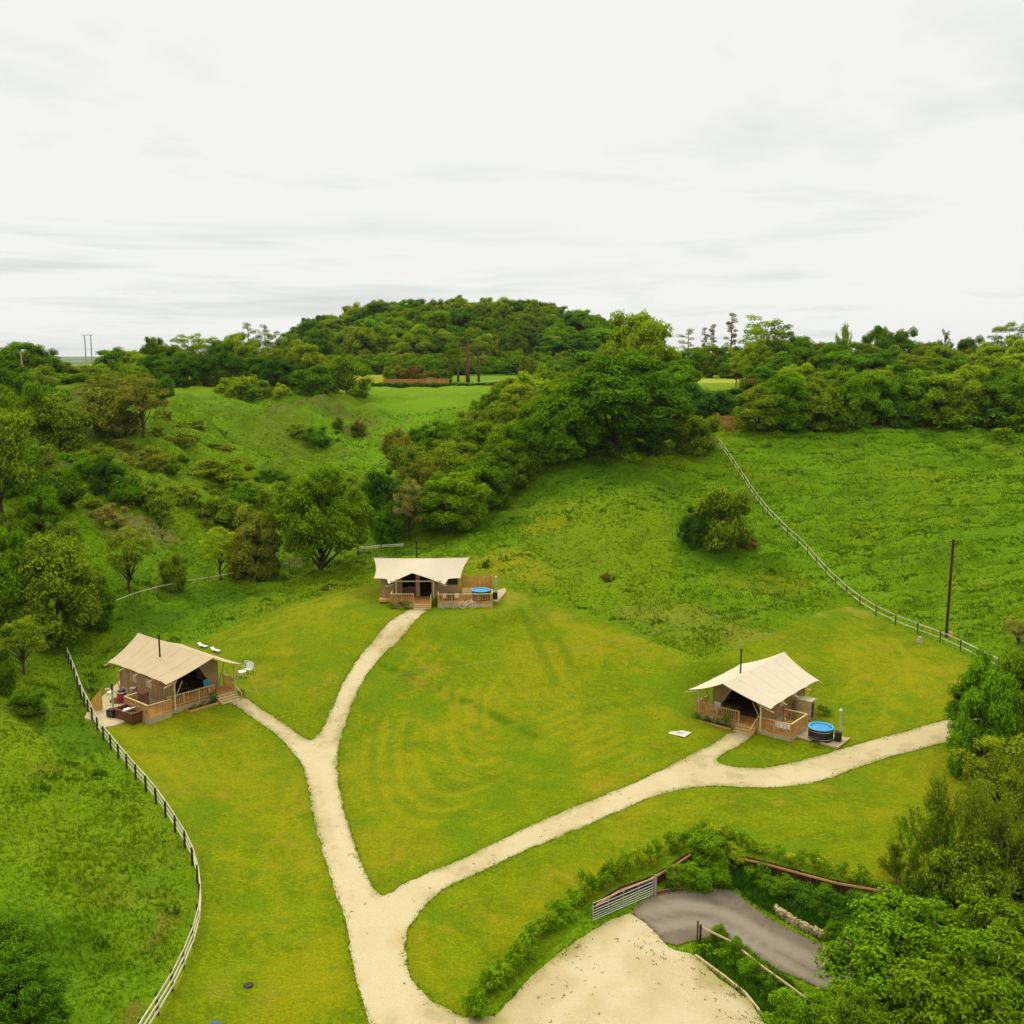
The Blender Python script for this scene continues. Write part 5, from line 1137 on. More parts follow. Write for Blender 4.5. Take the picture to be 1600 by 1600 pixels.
TONE = dict(green=(.150, .285, .006), dark=(.104, .215, .007), deep=(.068, .150, .009), lime=(.285, .400, .010), olive=(.200, .285, .011), brown=(.228, .248, .020),
            fresh=(.192, .340, .008), blue=(.080, .185, .018), straw=(.28, .27, .05), rust=(.22, .18, .03), teal=(.080, .185, .014), syc=(.138, .262, .006))
cnt = {}
def tree(P, w, h, kind, tone, label, cat='tree', group=None, name='tree', var=None, rz=None):
    vs = KIND[kind]; i = cnt.get(kind, 0); cnt[kind] = i + 1; me, core, H, Wc, tr = vs[(i if var is None else var) % len(vs)]
    t = thing(name, P, label, cat, group, rnd.uniform(0, 6.28) if rz is None else rz); t.scale = (w / Wc, w / Wc, h / H)
    c = TONE[tone]; k = rnd.uniform(.9, 1.12); col = (c[0] * k * rnd.uniform(.92, 1.1), c[1] * k, c[2] * k, 1)
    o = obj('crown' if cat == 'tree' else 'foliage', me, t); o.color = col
    if core: q = obj('shade_core', core, o); q.color = (col[0] * .8, col[1] * .8, col[2] * .8, 1)  # filler colour darkened to paint shade between the lobes
    obj('trunk' if cat == 'tree' else 'stem', tr, t); return t
def tpx(px, by, wpx, hpx, kind, tone, label, cat='tree', group=None, name='tree', Y=None, sink=.15, **kw):
    if Y is None: P = at(px, by)
    else: s, _ = ray(px, by); P = Vector((s * Y, Y, gz(s * Y, Y)))
    D = depth(P); P = Vector((P.x, P.y, surf(P.x, P.y) - sink if P.y < 300 else P.z))
    h = hpx * D / FOC * 1.02
    if Y is not None:    # height from the sight line to the crown top
        s, tt = ray(px, hpx); h = CAMZ - Y * tt - P.z
    return tree(P, wpx * D / FOC, h, kind, tone, label, cat, group, name, **kw)
T_ = tpx
MASS = []
# middle distance: single trees
T_(502,893,158,170,'dome','green','big round-headed leafy tree standing by the small gate behind the far tent')
T_(398,900,92,108,'full','brown','brownish hawthorn tree just left of the big round-headed tree')
T_(345,908,64,84,'light','lime','pale loose tree on the low fence, left of the brownish hawthorn')
T_(203,930,78,118,'light','olive','olive-green tree standing at the left end of the low fence')
T_(272,918,46,62,'bush','olive','small rounded olive bush on the low fence, midway along it','shrub',name='bush')
T_(428,800,52,50,'bush','olive','small pale bush on the slope above the big round-headed tree','shrub',name='bush')
T_(1125,858,112,106,'bush','olive','lone rounded brownish tree in the middle of the sloping meadow')
T_(1080,850,50,62,'bush','deep','dark bush tucked against the left side of the lone meadow tree','shrub',name='bush')
T_(1165,850,44,22,'scrub','rust','low reddish scrub against the right side of the lone meadow tree','shrub',name='bush')
T_(949,908,24,16,'scrub','rust','tiny brown bush alone on the slope right of the far tent','shrub',name='bush')
T_(760,886,16,15,'scrub','dark','tiny dark bush on the slope just above the far tent','shrub',name='bush')
# left edge, near
T_(92,1010,150,178,'full','olive','large dense olive-green tree behind the left end of the low fence')
T_(20,1000,130,175,'full','green','tall green tree at the left edge below the skyline trees')
T_(140,985,80,105,'full','green','rounded green tree at the right side of the left-edge clump')
T_(38,1055,90,95,'light','olive','thin-leaved tree with pale stems at the left edge under the big crowns')
T_(0,1085,60,80,'bush','dark','dark bush cut by the left edge of the photo above the rough bank','shrub',name='bush')
T_(5,835,110,190,'tall','olive','tall yellow-green tree at the far left edge, above the near clump')
T_(60,850,80,95,'full','green','rounded tree between the tall left-edge tree and the grassy clearing')
T_(95,880,70,70,'bush','olive','olive bush at the left side of the grassy clearing','shrub',name='bush')
T_(44,1118,70,46,'bush','dark','low dark bush on the rough bank at the left','shrub',name='bush')
T_(15,1525,120,100,'bush','dark','rounded dark clipped-looking bush in the bottom left corner','shrub',name='bush')
T_(35,1640,150,150,'near','dark','dark green leafy tree in the bottom left corner')
T_(172,815,60,38,'scrub','straw','heap of dead pale branches in the grassy clearing','shrub',name='dead_brush')
# quarry scrub on the left slope
scrub = [(95,700,105,84,'bush','olive'),(60,690,70,92,'bush','green'),(180,690,110,80,'bush','brown'),(225,700,90,100,'light','brown'),(150,640,60,50,'light','brown'),(258,625,32,40,'bush','dark'),(85,648,70,40,'bush','dark'),
 (205,785,80,48,'scrub','dark'),(168,768,66,56,'bush','deep'),(90,795,86,66,'bush','dark'),(30,770,80,80,'bush','green'),(240,800,90,44,'scrub','olive'),(335,742,96,32,'scrub','olive'),(385,772,80,34,'scrub','green'),
 (345,805,96,44,'scrub','olive'),(285,700,60,26,'scrub','olive'),(130,738,70,44,'scrub','green'),(262,748,50,28,'scrub','dark'),(425,738,60,26,'scrub','dark'),(30,850,60,70,'bush','olive'),(235,735,80,40,'scrub','brown'),
 (25,640,70,60,'bush','dark'),(205,636,66,48,'bush','brown'),(290,785,60,30,'scrub','olive'),(120,690,60,60,'light','olive'),(10,700,70,90,'bush','green'),(500,685,66,30,'scrub','dark'),(470,672,46,22,'scrub','olive'),
 (560,675,26,26,'bush','brown'),(528,672,18,24,'bush','dark'),(130,665,50,40,'bush','dark'),(60,740,80,60,'bush','olive'),(155,722,50,34,'scrub','olive')]
nm = {'olive':'olive-green','brown':'yellow-brown','green':'mid green','dark':'dark green','deep':'very dark green'}
for i, (px, by, w, h, k, tn) in enumerate(scrub):
    T_(px, by, w, h, k, tn, '%s %s bush in the scrub of the left slope' % (nm[tn], 'low spreading' if k == 'scrub' else 'airy tall' if k == 'light' else 'rounded'), 'shrub', 'scrub bushes on the left slope', 'bush')
for i in range(80):
    px, by = rnd.uniform(40, 440), rnd.uniform(650, 815)
    if 480 - (815 - by) * .9 < px or (abs(px - 210) < 110 and 795 < by): continue
    T_(px, by, rnd.uniform(18, 44), rnd.uniform(8, 18), 'scrub', rnd.choice(['olive', 'olive', 'dark', 'brown', 'green']), 'knee-high brambly clump low in the scrub of the left slope', 'shrub', 'small clumps on the left slope', 'bramble')
for px, by, w, h, k, tn, lb in ((490,630,74,48,'bush','dark','dark rounded bush at the top of the green valley, left one of two'),(542,622,80,60,'bush','green','big rounded bush at the top of the green valley, right one of two'),
  (372,625,66,40,'bush','lime','pale bush on the rim of the plateau above the quarry slope'),(350,606,60,34,'bush','olive','olive bush behind the pale bush on the plateau rim'),(405,628,54,34,'bush','olive','small olive bush right of the pale bush on the plateau rim'),
  (440,632,40,22,'scrub','lime','low pale bush alone on the plateau rim'),(310,607,16,16,'bush','green','tiny round bush on the flat green rim of the plateau'),(410,600,24,24,'bush','lime','small lime bush on the skyline side of the plateau rim'),(258,622,32,44,'bush','blue','upright dark column-like bush at the edge of the left field')):
    T_(px, by, w, h, k, tn, lb, 'shrub', name='bush')
# central belt, from lower left up to the big dome
belt = [(640,845,56,96,'light','straw'),(606,845,66,66,'bush','dark'),(600,815,90,90,'bush','deep'),(655,800,74,90,'light','brown'),(690,828,100,88,'full','green'),(722,822,98,88,'full','fresh'),(752,800,96,84,'full','dark'),(735,775,90,70,'full','olive'),
 (790,768,92,92,'full','green'),(822,745,90,90,'full','dark'),(705,770,100,80,'full','olive'),(655,765,90,70,'bush','olive'),(625,730,66,60,'bush','brown'),(690,715,80,60,'full','green'),(745,725,90,70,'full','green'),(780,700,80,70,'full','olive'),
 (800,730,80,70,'full','olive'),(845,705,94,84,'full','green'),(780,665,70,60,'full','green'),(815,660,80,60,'full','lime'),(660,700,46,40,'bush','dark'),(620,700,40,34,'bush','dark'),(738,690,60,50,'bush','olive'),(870,668,90,70,'full','green'),
 (835,640,90,60,'bush','lime'),(900,640,90,60,'full','green'),(790,630,60,40,'bush','olive'),(750,660,40,36,'bush','green'),(765,640,36,30,'bush','dark')]
nm.update(straw='straw-coloured', fresh='bright green', lime='lime green', blue='bluish green', teal='teal-green', rust='reddish')
for px, by, w, h, k, tn in belt: T_(px, by, w, h, k, tn, '%s %s in the diagonal tree belt above the far tent' % (nm[tn], 'airy tree' if k == 'light' else 'rounded tree' if k == 'full' else 'bushy tree'), 'tree', 'trees of the central belt')
T_(958,708,232,158,'dome','dark','huge dark domed tree at the top of the central belt', var=1)
T_(905,712,60,60,'bush','deep','dark bush at the left foot of the huge domed tree','shrub',name='bush'); T_(1015,706,70,60,'bush','deep','dark bush at the right foot of the huge domed tree','shrub',name='bush'); T_(962,706,90,60,'bush','dark','dark bush under the middle of the huge domed tree','shrub',name='bush')
T_(882,722,118,118,'full','green','rounded green tree leaning on the left side of the huge dark dome')
T_(1028,702,100,104,'dome','dark','dark rounded tree against the right side of the huge dome')
T_(1085,706,84,66,'bush','olive','lighter bushy tree at the head of the two-railed fence','shrub',name='bush')
T_(985,722,40,18,'weed','fresh','pale nettle patch under the front of the huge dark dome','shrub',name='nettle_patch')
T_(938,722,36,14,'weed','teal','dark nettle patch under the left front of the huge dark dome','shrub',name='nettle_patch')
for px, Y, w, top, k, tn, lb in ((992,205,130,488,'full','lime','tall light green round-headed tree rising behind the huge dark dome'),(1000,190,90,545,'dome','dark','dark crown between the light green tree and the huge dome'),
  (915,192,80,575,'broad','olive','rounded olive tree behind the left shoulder of the huge dome'),(1050,188,90,570,'broad','green','green tree behind the right shoulder of the huge dome'),(1100,182,90,598,'bush','blue','bluish bush mass behind the head of the fence'),
  (1140,188,80,606,'bush','blue','bluish bush behind the patch of bare earth'),(1060,196,70,562,'broad','green','green crown right of the tall light green tree'),(860,215,70,570,'bush','fresh','bright bush beside the lane on the plateau'),(940,215,60,560,'broad','olive','olive crown left of the tall light green tree'),
  (820,222,24,548,'airy','brown','slender brownish sapling beside the sandy lane'),(890,205,60,585,'bush','lime','pale yellow-green bush behind the central belt'),(1150,240,40,545,'light','lime','slender lime green tree in front of the pale hay field'),(1165,200,60,590,'scrub','rust','reddish low bush above the patch of bare earth')):
    T_(px, 600, w, top, k, tn, lb, 'tree', Y=Y)
# hedge at the top of the right hand field
hedge = [(1185,673,84,72,'full','olive'),(1222,672,92,86,'full','green'),(1268,670,94,84,'full','olive'),(1318,668,92,92,'full','green'),(1362,664,90,86,'full','green'),(1404,664,84,78,'full','dark'),(1446,664,98,90,'full','fresh'),(1500,664,96,88,'full','lime'),(1545,666,84,76,'full','dark'),(1592,668,96,92,'full','green'),(1640,670,90,90,'full','green')]
for i, (px, by, w, h, k, tn) in enumerate(hedge): T_(px, by, w, h, k, tn, '%s rounded tree in the hedge above the right field' % nm[tn], 'tree', 'hedge trees above the right field')
for i in range(16): T_(1190 + i * 28, 600, rnd.uniform(56, 84), rnd.uniform(568, 588), 'full', rnd.choice(['green', 'olive', 'lime', 'dark']), 'tree in the second row behind the hedge above the right field', 'tree', 'second row of hedge trees', Y=rnd.uniform(188, 205))
for px, by, w, h in ((1246,668,24,16),(1216,684,16,14),(1200,696,14,14),(1500,676,60,30),(1540,672,70,34),(1570,690,50,22),(1520,700,30,14),(1545,716,26,12),(1490,705,20,10),(1330,704,16,8),(1265,690,18,12),(1590,680,50,30)): T_(px, by, w, h, 'weed', 'green', 'tuft of tall weeds high in the right field', 'shrub', 'weed tufts of the right field', 'weed_clump')

# skyline, left
sky_l = [(10,240,90,548,'full','dark'),(40,240,86,535,'full','green'),(72,244,66,546,'full','dark'),(15,215,70,585,'bush','green'),(60,218,70,572,'bush','olive'),(105,250,70,566,'bush','olive'),(140,255,70,568,'bush','lime'),(120,232,60,582,'bush','green'),(175,262,58,543,'full','green'),(208,262,56,548,'full','lime'),
 (243,275,42,527,'full','dark'),(225,255,50,556,'bush','lime'),(290,270,62,523,'light','lime'),(325,270,60,521,'light','lime'),(270,258,60,538,'full','green'),(350,262,52,526,'full','dark'),(372,262,52,520,'full','lime'),(345,250,56,540,'full','deep'),(430,262,50,518,'light','brown'),(455,258,50,530,'full','olive'),
 (478,252,66,532,'full','lime'),(395,256,60,532,'full','olive'),(425,250,60,540,'light','olive'),(180,235,64,575,'bush','olive'),(215,232,60,570,'bush','green'),(90,232,50,580,'bush','green'),(160,238,50,578,'bush','olive')]
for px, Y, w, top, k, tn in sky_l: T_(px, 600, w, top, k, tn, '%s plateau tree left of the wooded hill' % nm[tn], 'tree', 'plateau trees left of the hill', Y=Y)
for i in range(9): T_(240 + i * 27, 600, 58, 556 + rnd.uniform(-6, 6), 'full', rnd.choice(['deep', 'deep', 'dark']), 'very dark tree in the row along the plateau edge', 'tree', 'dark row along the plateau edge', Y=243 + rnd.uniform(-3, 3))
T_(390,600,34,502,'pine','brown','dark flat-topped pine on the left skyline, the taller of two','tree',Y=262,name='pine_tree'); T_(418,600,34,508,'pine','brown','dark flat-topped pine on the left skyline, the shorter of two','tree',Y=264,name='pine_tree')
# wooded hill
hill = 0
pts_h = []
for _ in range(4000):
    x_ = -22 + rnd.uniform(-100, 100); y_ = rnd.uniform(372, 492); q = ((x_ + 22) / 78) ** 4 + ((y_ - 480) / 108) ** 2
    if q > 1 or any((x_ - a) ** 2 + (y_ - b) ** 2 < 9.0 ** 2 for a, b in pts_h): continue
    pts_h.append((x_, y_))
pts_h = sorted(pts_h, key=lambda p_: p_[1])[:170]
for x_, y_ in pts_h:
    k = rnd.choice(['full', 'tall', 'full', 'tall', 'dome']); tn = rnd.choice(['green', 'dark', 'olive', 'green', 'deep', 'fresh', 'lime', 'olive', 'green'] if y_ > 400 else ['green', 'lime', 'olive', 'dark'])
    tree(Vector((x_, y_, gz(x_, y_) - .3)), rnd.uniform(11, 15.5), rnd.uniform(11, 16), k, tn, '%s crown among the trees covering the round hill' % nm[tn], 'tree', 'trees on the wooded hill')
print('hill trees', len(pts_h))
for i in range(26): T_(510 + i * 17, 600, rnd.uniform(40, 60), rnd.uniform(546, 562), 'bush', rnd.choice(['green', 'dark', 'olive']), 'hedgerow bush at the foot of the wooded hill', 'tree', 'hedgerow below the wooded hill', Y=348 + rnd.uniform(-8, 8))
for px, Y, w, top, tn in ((703,268,44,545,'olive'),(716,270,44,538,'olive'),(731,266,76,513,'olive'),(748,272,46,530,'brown')): T_(px, 600, w, top, 'pine', tn, 'tall bare-trunked pine in the clump standing before the wooded hill', 'tree', 'pine clump before the hill', Y=Y, name='pine_tree')
for i in range(8): T_(612 + i * 12, 600, 30, rnd.uniform(568, 580), 'bush', rnd.choice(['rust', 'brown', 'olive']), 'brownish shrub behind the orange wall', 'shrub', 'shrubs behind the orange wall', 'bush', Y=267)
hd = [('low clipped hedge shrub along the near edge of the plateau field', 'shrubs of the low plateau hedge')]
for i in range(26): T_(585 + i * 7.4, 605, 15, 597.5 + rnd.uniform(-1, 1), 'bush', 'dark', hd[0][0], 'shrub', hd[0][1], 'hedge_shrub', Y=253)
MASS.append(('far_trees', [(640 + i * 16, 335 + rnd.uniform(-6, 6), rnd.uniform(36, 54), rnd.uniform(552, 572)) for i in range(18)], 'dark'))
# skyline, right
sky_r = [(1080,300,60,543,'full','green'),(1110,300,60,540,'full','olive'),(1145,295,60,540,'full','green'),(1190,310,80,492,'light','lime'),(1218,310,60,504,'light','olive'),(1180,285,60,530,'full','lime'),(1210,285,60,530,'full','dark'),(1245,295,60,525,'full','green'),(1275,300,60,533,'full','olive'),(1318,305,44,510,'airy','lime'),
 (1300,290,70,530,'full','green'),(1345,290,70,535,'full','olive'),(1368,310,56,510,'full','dark'),(1410,310,56,513,'full','dark'),(1392,290,60,540,'full','green'),(1440,290,64,535,'full','olive'),(1478,300,60,520,'airy','brown'),(1470,280,60,540,'full','olive'),(1515,310,56,526,'full','deep'),(1500,280,60,545,'bush','olive'),
 (1572,290,80,504,'light','olive'),(1545,270,60,535,'full','lime'),(1590,262,66,530,'full','lime'),(1620,270,70,520,'full','olive'),(1260,250,80,545,'full','dark'),(1225,252,70,550,'full','green'),(1310,250,80,548,'full','green'),(1365,250,80,552,'full','dark'),(1420,250,80,554,'full','olive'),(1480,250,80,556,'full','green'),(1540,250,80,556,'full','olive'),(1595,250,70,552,'full','lime')]
for px, Y, w, top, k, tn in sky_r: T_(px, 600, w, top, k, tn, '%s tree on the plateau skyline at the right' % nm[tn], 'tree', 'plateau trees at the right', Y=Y)
T_(1140,600,30,492,'conifer','brown','tallest dark layered conifer on the right skyline','tree',Y=315,name='conifer'); T_(1112,600,26,508,'conifer','brown','middle-sized dark conifer left of the tallest conifer','tree',Y=316,name='conifer')
T_(1074,600,34,512,'pine','brown','dark pine at the left end of the right skyline conifers','tree',Y=312,name='pine_tree'); T_(1100,600,20,514,'conifer','brown','smallest dark conifer on the right skyline','tree',Y=318,name='conifer')
for i in range(14): T_(1050 + i * 16, 600, 34, rnd.uniform(558, 564), 'bush', rnd.choice(['dark', 'green', 'olive']), 'hedge bush along the far side of the pale hay field', 'tree', 'hedge beyond the hay field', Y=338)
MASS.append(('far_hedge', [(q, 390 + rnd.uniform(-8, 8), 70, 551 + rnd.uniform(-3, 3)) for q in range(-20, 1660, 30) if not 95 < q < 175], 'green'))
mk_kind('farmass', (71, 72), 8, 7, .1, 16, .2, 70, .7, .2, core=False)
for nm_, lst, tn in MASS:
    Vs, Fs, As, n0 = [], [], [], 0
    for i, (px, Y, w, top) in enumerate(lst):
        s_, _ = ray(px, 600); P = Vector((s_ * Y, Y, gz(s_ * Y, Y))); s_, tt = ray(px, top); h = CAMZ - Y * tt - P.z; w = w * depth(P) / FOC
        me, _c, H, Wc, _t = KIND['farmass'][i % 2]; n = len(me.vertices); co = np.empty(n * 3, np.float32); me.vertices.foreach_get('co', co); co = co.reshape(-1, 3) * np.array([w / Wc, w / Wc, h / H])
        a = rnd.uniform(0, 6); co = np.column_stack([co[:, 0] * math.cos(a) - co[:, 1] * math.sin(a) + P.x, co[:, 0] * math.sin(a) + co[:, 1] * math.cos(a) + P.y, co[:, 2] + P.z])
        va = np.empty(n // 4, np.float32); me.attributes['var'].data.foreach_get('value', va); Vs.append(co); Fs.append(np.arange(n).reshape(-1, 4) + n0); As.append(va); n0 += n
    me = mesh_np(nm_, np.concatenate(Vs), np.concatenate(Fs), LEAF); a = me.attributes.new('var', 'FLOAT', 'FACE'); a.data.foreach_set('value', np.concatenate(As)); o = obj(nm_, me); o.color = (*TONE[tn], 1); tag(o, kind='stuff')

# right edge, near
T_(1556,1165,150,150,'near','dark','dark dense tree at the right edge where the path leaves the photo')
T_(1530,1215,110,190,'full','green','tall green tree overhanging the end of the right path')
T_(1590,1200,120,210,'full','green','green tree cut by the right edge above the path end')
T_(1590,1010,50,46,'light','straw','thin yellowish shrub on the right edge below the field','shrub',name='bush')
T_(1560,1305,150,170,'light','olive','olive loose-leaved tree at the right edge above the drive')
T_(1605,1400,140,200,'full','olive','bushy olive tree on the right edge beside the sycamore')
for px, by, w, h, k, tn, lb in ((1445,1385,110,130,'twiggy','green','thin-branched willow with sparse yellow-green leaves at the lawn corner'),(1495,1400,130,180,'twiggy','olive','second sparse willow, right of the thin-branched one at the lawn corner'),
   (1540,1420,130,200,'twiggy','olive','pale twiggy willow in front of the right-edge trees'),(1405,1388,80,70,'twiggy','olive','low twiggy willow shoots spilling on to the lawn corner'),(1505,1430,130,130,'bush','olive','olive bush under the sparse willows at the right'),(1450,1425,100,70,'bush','deep','very dark low bush at the foot of the sparse willows'),(1590,1330,90,120,'twiggy','lime','yellow-green willow against the right edge')):
    T_(px, by, w, h, k, tn, lb, 'tree' if k == 'twiggy' else 'shrub', name='willow' if k == 'twiggy' else 'bush')
# foreground sycamores beside the drive
def low(px, Y, top, wpx, kind, tone, label, **kw):
    s, _ = ray(px, top); P = Vector((s * Y, Y, gz(s * Y, Y) - .2)); s, tt = ray(px, top); h = CAMZ - Y * tt - P.z; tree(P, wpx * depth(P) / FOC, h, kind, tone, label, 'tree', None, 'sycamore', **kw)
low(1450, 44.5, 1428, 310, 'near', 'syc', 'spreading bright green sycamore filling the bottom right corner')
low(1575, 47, 1415, 230, 'near', 'syc', 'second sycamore crown on the right edge behind the spreading one')
low(1530, 40.5, 1490, 300, 'near', 'syc', 'sycamore crown in the very corner at the bottom right')
low(1250, 42.0, 1545, 110, 'near', 'fresh', 'young bright sycamore at the bottom edge beside the drive')
low(1345, 40.5, 1556, 160, 'near', 'syc', 'low sycamore crown at the bottom edge, left of the spreading one')
# shrubs on the banks of the drive
for i, (px, by, w, h, tn) in enumerate(((1105,1350,80,56,'fresh'),(1060,1380,50,40,'olive'),(1085,1385,60,40,'green'),(1120,1380,50,34,'green'),(1145,1350,46,36,'lime'),(1180,1375,50,30,'dark'),(1215,1395,60,34,'dark'),(1290,1420,70,50,'dark'),(1320,1440,80,60,'deep'),(1260,1415,60,36,'teal'),(1360,1430,80,50,'dark'),(1350,1470,60,50,'dark'),(1240,1400,50,30,'dark'),(1400,1430,70,50,'dark'),(1310,1470,50,40,'green'),
    (1125,1470,34,34,'green'),(1150,1500,50,40,'dark'),(1175,1525,54,44,'green'),(1205,1548,56,44,'dark'),(1100,1492,36,20,'green'),(1130,1505,40,24,'green'),(1228,1570,50,44,'green'))):
    T_(px, by, w, h, 'bush' if h > 30 else 'weed', tn, '%s leafy shrub on the banks of the drive' % nm[tn], 'shrub', 'shrubs on the banks of the drive', 'bush')
# young hedge along the yard and above the boards
Ph = resample(chaikin(trace([(742,1590),(755,1560),(790,1520),(815,1500),(838,1472),(862,1448),(890,1425),(915,1402),(945,1385),(975,1366),(1005,1352),(1035,1335),(1065,1322),(1100,1315),(1135,1318)]), 1, False), .5)
for x_, y_ in Ph:
    for q in range(2):
        tree(Vector((x_ + rnd.uniform(-.3, .3), y_ + rnd.uniform(-.3, .3), gz(x_, y_))), rnd.uniform(.8, 1.5), rnd.uniform(.7, 1.6), 'sapling', rnd.choice(['fresh', 'green', 'fresh', 'lime']), 'bright young hedge plant in the curving row beside the gravel yard', 'shrub', 'young hedge plants beside the yard', 'hedge_plant')
Ph = resample(chaikin(trace([(1130,1318),(1165,1328),(1205,1338),(1245,1350),(1280,1362),(1320,1374),(1350,1378)]), 1, False), .8)
for x_, y_ in Ph: tree(Vector((x_ + rnd.uniform(-.2, .2), y_ + rnd.uniform(-.2, .2), gz(x_, y_))), rnd.uniform(.9, 1.5), rnd.uniform(.7, 1.3), 'sapling', rnd.choice(['fresh', 'lime', 'green']), 'bright young hedge plant in the row above the long boarded fence', 'shrub', 'young hedge plants above the boards', 'hedge_plant')
# planting at the tents
for tp, lst in ((tentR, ((-.1, -.15, .9, 1.25, 'green', 'tall climbing plant beside the steps of the right tent'), (-1.2, .0, .9, .6, 'fresh', 'low bright plant in the bed of the right tent, nearest the climbing plant'), (-2.1, .0, .8, .5, 'dark', 'low dark plant midway along the bed of the right tent'), (-3.0, .0, .9, .55, 'dark', 'low dark plant at the left end of the bed of the right tent'), (5.0, 8.0, 1.3, 1.0, 'dark', 'dark rounded bush behind the store cabinet'), (3.4, 5.3, .8, .9, 'deep', 'dark shrub beside the store cabinet'))),
                (tentL, ((.65, -.15, .9, 1.3, 'blue', 'bushy dark green plant left of the steps of the left tent'), (-.3, .0, .8, .5, 'olive', 'low olive plant in the bed of the left tent'), (-1.2, .0, .8, .5, 'brown', 'low brownish plant at the far end of the left tent bed'), (3.3, -.3, .8, .7, 'deep', 'round dark plant at the right foot of the left tent steps'))),
                (tentC, ((1.55, -1.6, .6, 1.5, 'green', 'tall plant beside the steps of the far tent'), (-1.7, -2.25, 2.0, .9, 'brown', 'brownish climber over the railing of the far tent'), (-2.8, -2.2, .9, .7, 'olive', 'olive plant at the left corner of the far tent railing')))):
    for x_, y_, w, h, tn, lb in lst:
        p = onto(tp, x_, y_); tree(Vector((p.x, p.y, gz(p.x, p.y))), w, h, 'sapling' if h > .65 else 'weed', tn, lb, 'plant', None, 'potted_plant' if tp is tentC else 'border_plant')
for tp, x0, x1, lb in ((tentR, -3.4, .35, 'timber-edged flower bed in front of the right tent railing'), (tentL, -1.8, .95, 'timber-edged flower bed in front of the left tent railing')):
    t = thing('flower_bed', onto(tp, (x0 + x1) / 2, -.1, 0), lb, 'flower bed', rz=tp.rotation_euler.z); w = x1 - x0
    block('soil', M['soil'], t, (0, .12, .03), (w - .1, .7, .12)); block('board', M['rail'], t, (0, -.28, .06), (w, .05, .22)); block('board', M['rail'], t, (-w / 2, .1, .06), (.05, .7, .22)); block('board', M['rail'], t, (w / 2, .1, .06), (.05, .7, .22))

# ---------------------------------------------------------------- grass tufts (nobody could count them)
def tufts(name, X, Y, Z, hgt, wid, var, r, nb=4, col=(1, 1, 1)):
    n = len(X); B = np.repeat(np.column_stack([X, Y, Z]), nb, 0); N_ = n * nb; a = r.uniform(0, 6.283, N_); h = np.repeat(hgt, nb) * r.uniform(.6, 1.1, N_); w = np.repeat(wid, nb) * .5
    off = np.repeat(wid, nb)[:, None] * r.normal(size=(N_, 2)) * .8; B[:, :2] += off; ca, sa = np.cos(a), np.sin(a); lean = h * r.uniform(.2, .9, N_); a2 = a + r.normal(size=N_) * .8 + 1.57
    V = np.stack([B - np.column_stack([ca * w, sa * w, h * 0]), B + np.column_stack([ca * w, sa * w, h * 0]), B + np.column_stack([np.cos(a2) * lean, np.sin(a2) * lean, h])], 1).reshape(-1, 3)
    me = mesh_np(name, V, np.arange(N_ * 3).reshape(-1, 3), GRASSM); at_ = me.attributes.new('var', 'FLOAT', 'FACE'); at_.data.foreach_set('value', np.clip(np.repeat(var, nb) + r.normal(size=N_) * .1, 0, 1).astype(np.float32))
    o = obj(name, me); o.color = (*col, 1); tag(o, kind='stuff'); return o
Zg = z.reshape(ny, nx)
def zsurf(X, Y):        # height of the bumpy ground mesh
    j = np.clip(np.searchsorted(yrow, Y) - 1, 0, ny - 2); S0 = scol; kx = X / ((np.maximum(Y, 0) + 38) * .95)
    i = np.clip(np.searchsorted(S0, kx) - 1, 0, nx - 2); fy = (Y - yrow[j]) / (yrow[j + 1] - yrow[j]); fx = (kx - S0[i]) / (S0[i + 1] - S0[i])
    return (Zg[j, i] * (1 - fx) + Zg[j, i + 1] * fx) * (1 - fy) + (Zg[j + 1, i] * (1 - fx) + Zg[j + 1, i + 1] * fx) * fy
r = np.random.default_rng(99)
def scatter(n, ymin, ymax, power=1.6):
    u = r.uniform(size=n); Y = ymin * (ymax / ymin) ** (u ** .8); X = r.uniform(-.62, .62, n) * (Y + 12); return X, Y
X, Y = scatter(190000, 40, 215)
d = np.full(len(X), 99.); k = (Y < 130); dk = np.full(k.sum(), 99.)
for P in SHEETS: dk = np.minimum(dk, sdist(X[k], Y[k], P))
d[k] = dk; keep = d > .12; X, Y, d = X[keep], Y[keep], d[keep]
pz = (fbm(X * .35, Y * .35, 66, 4)); keep = r.uniform(size=len(X)) < sstep(.25, .55, pz) * .4 + .6; X, Y, d, pz = X[keep], Y[keep], d[keep], pz[keep]
sc_ = np.clip(Y / 90, .8, 1.7)
tufts('meadow_grass', X, Y, zsurf(X, Y) - .03, (.14 + .13 * sstep(.4, .7, pz)) * sc_ ** .4 * np.clip(.35 + d * .5, .35, 1), (.095 * sc_), .52 + (pz - .5) * .3, r, 4, (.122, .222, .002))
print('tufts', len(X))
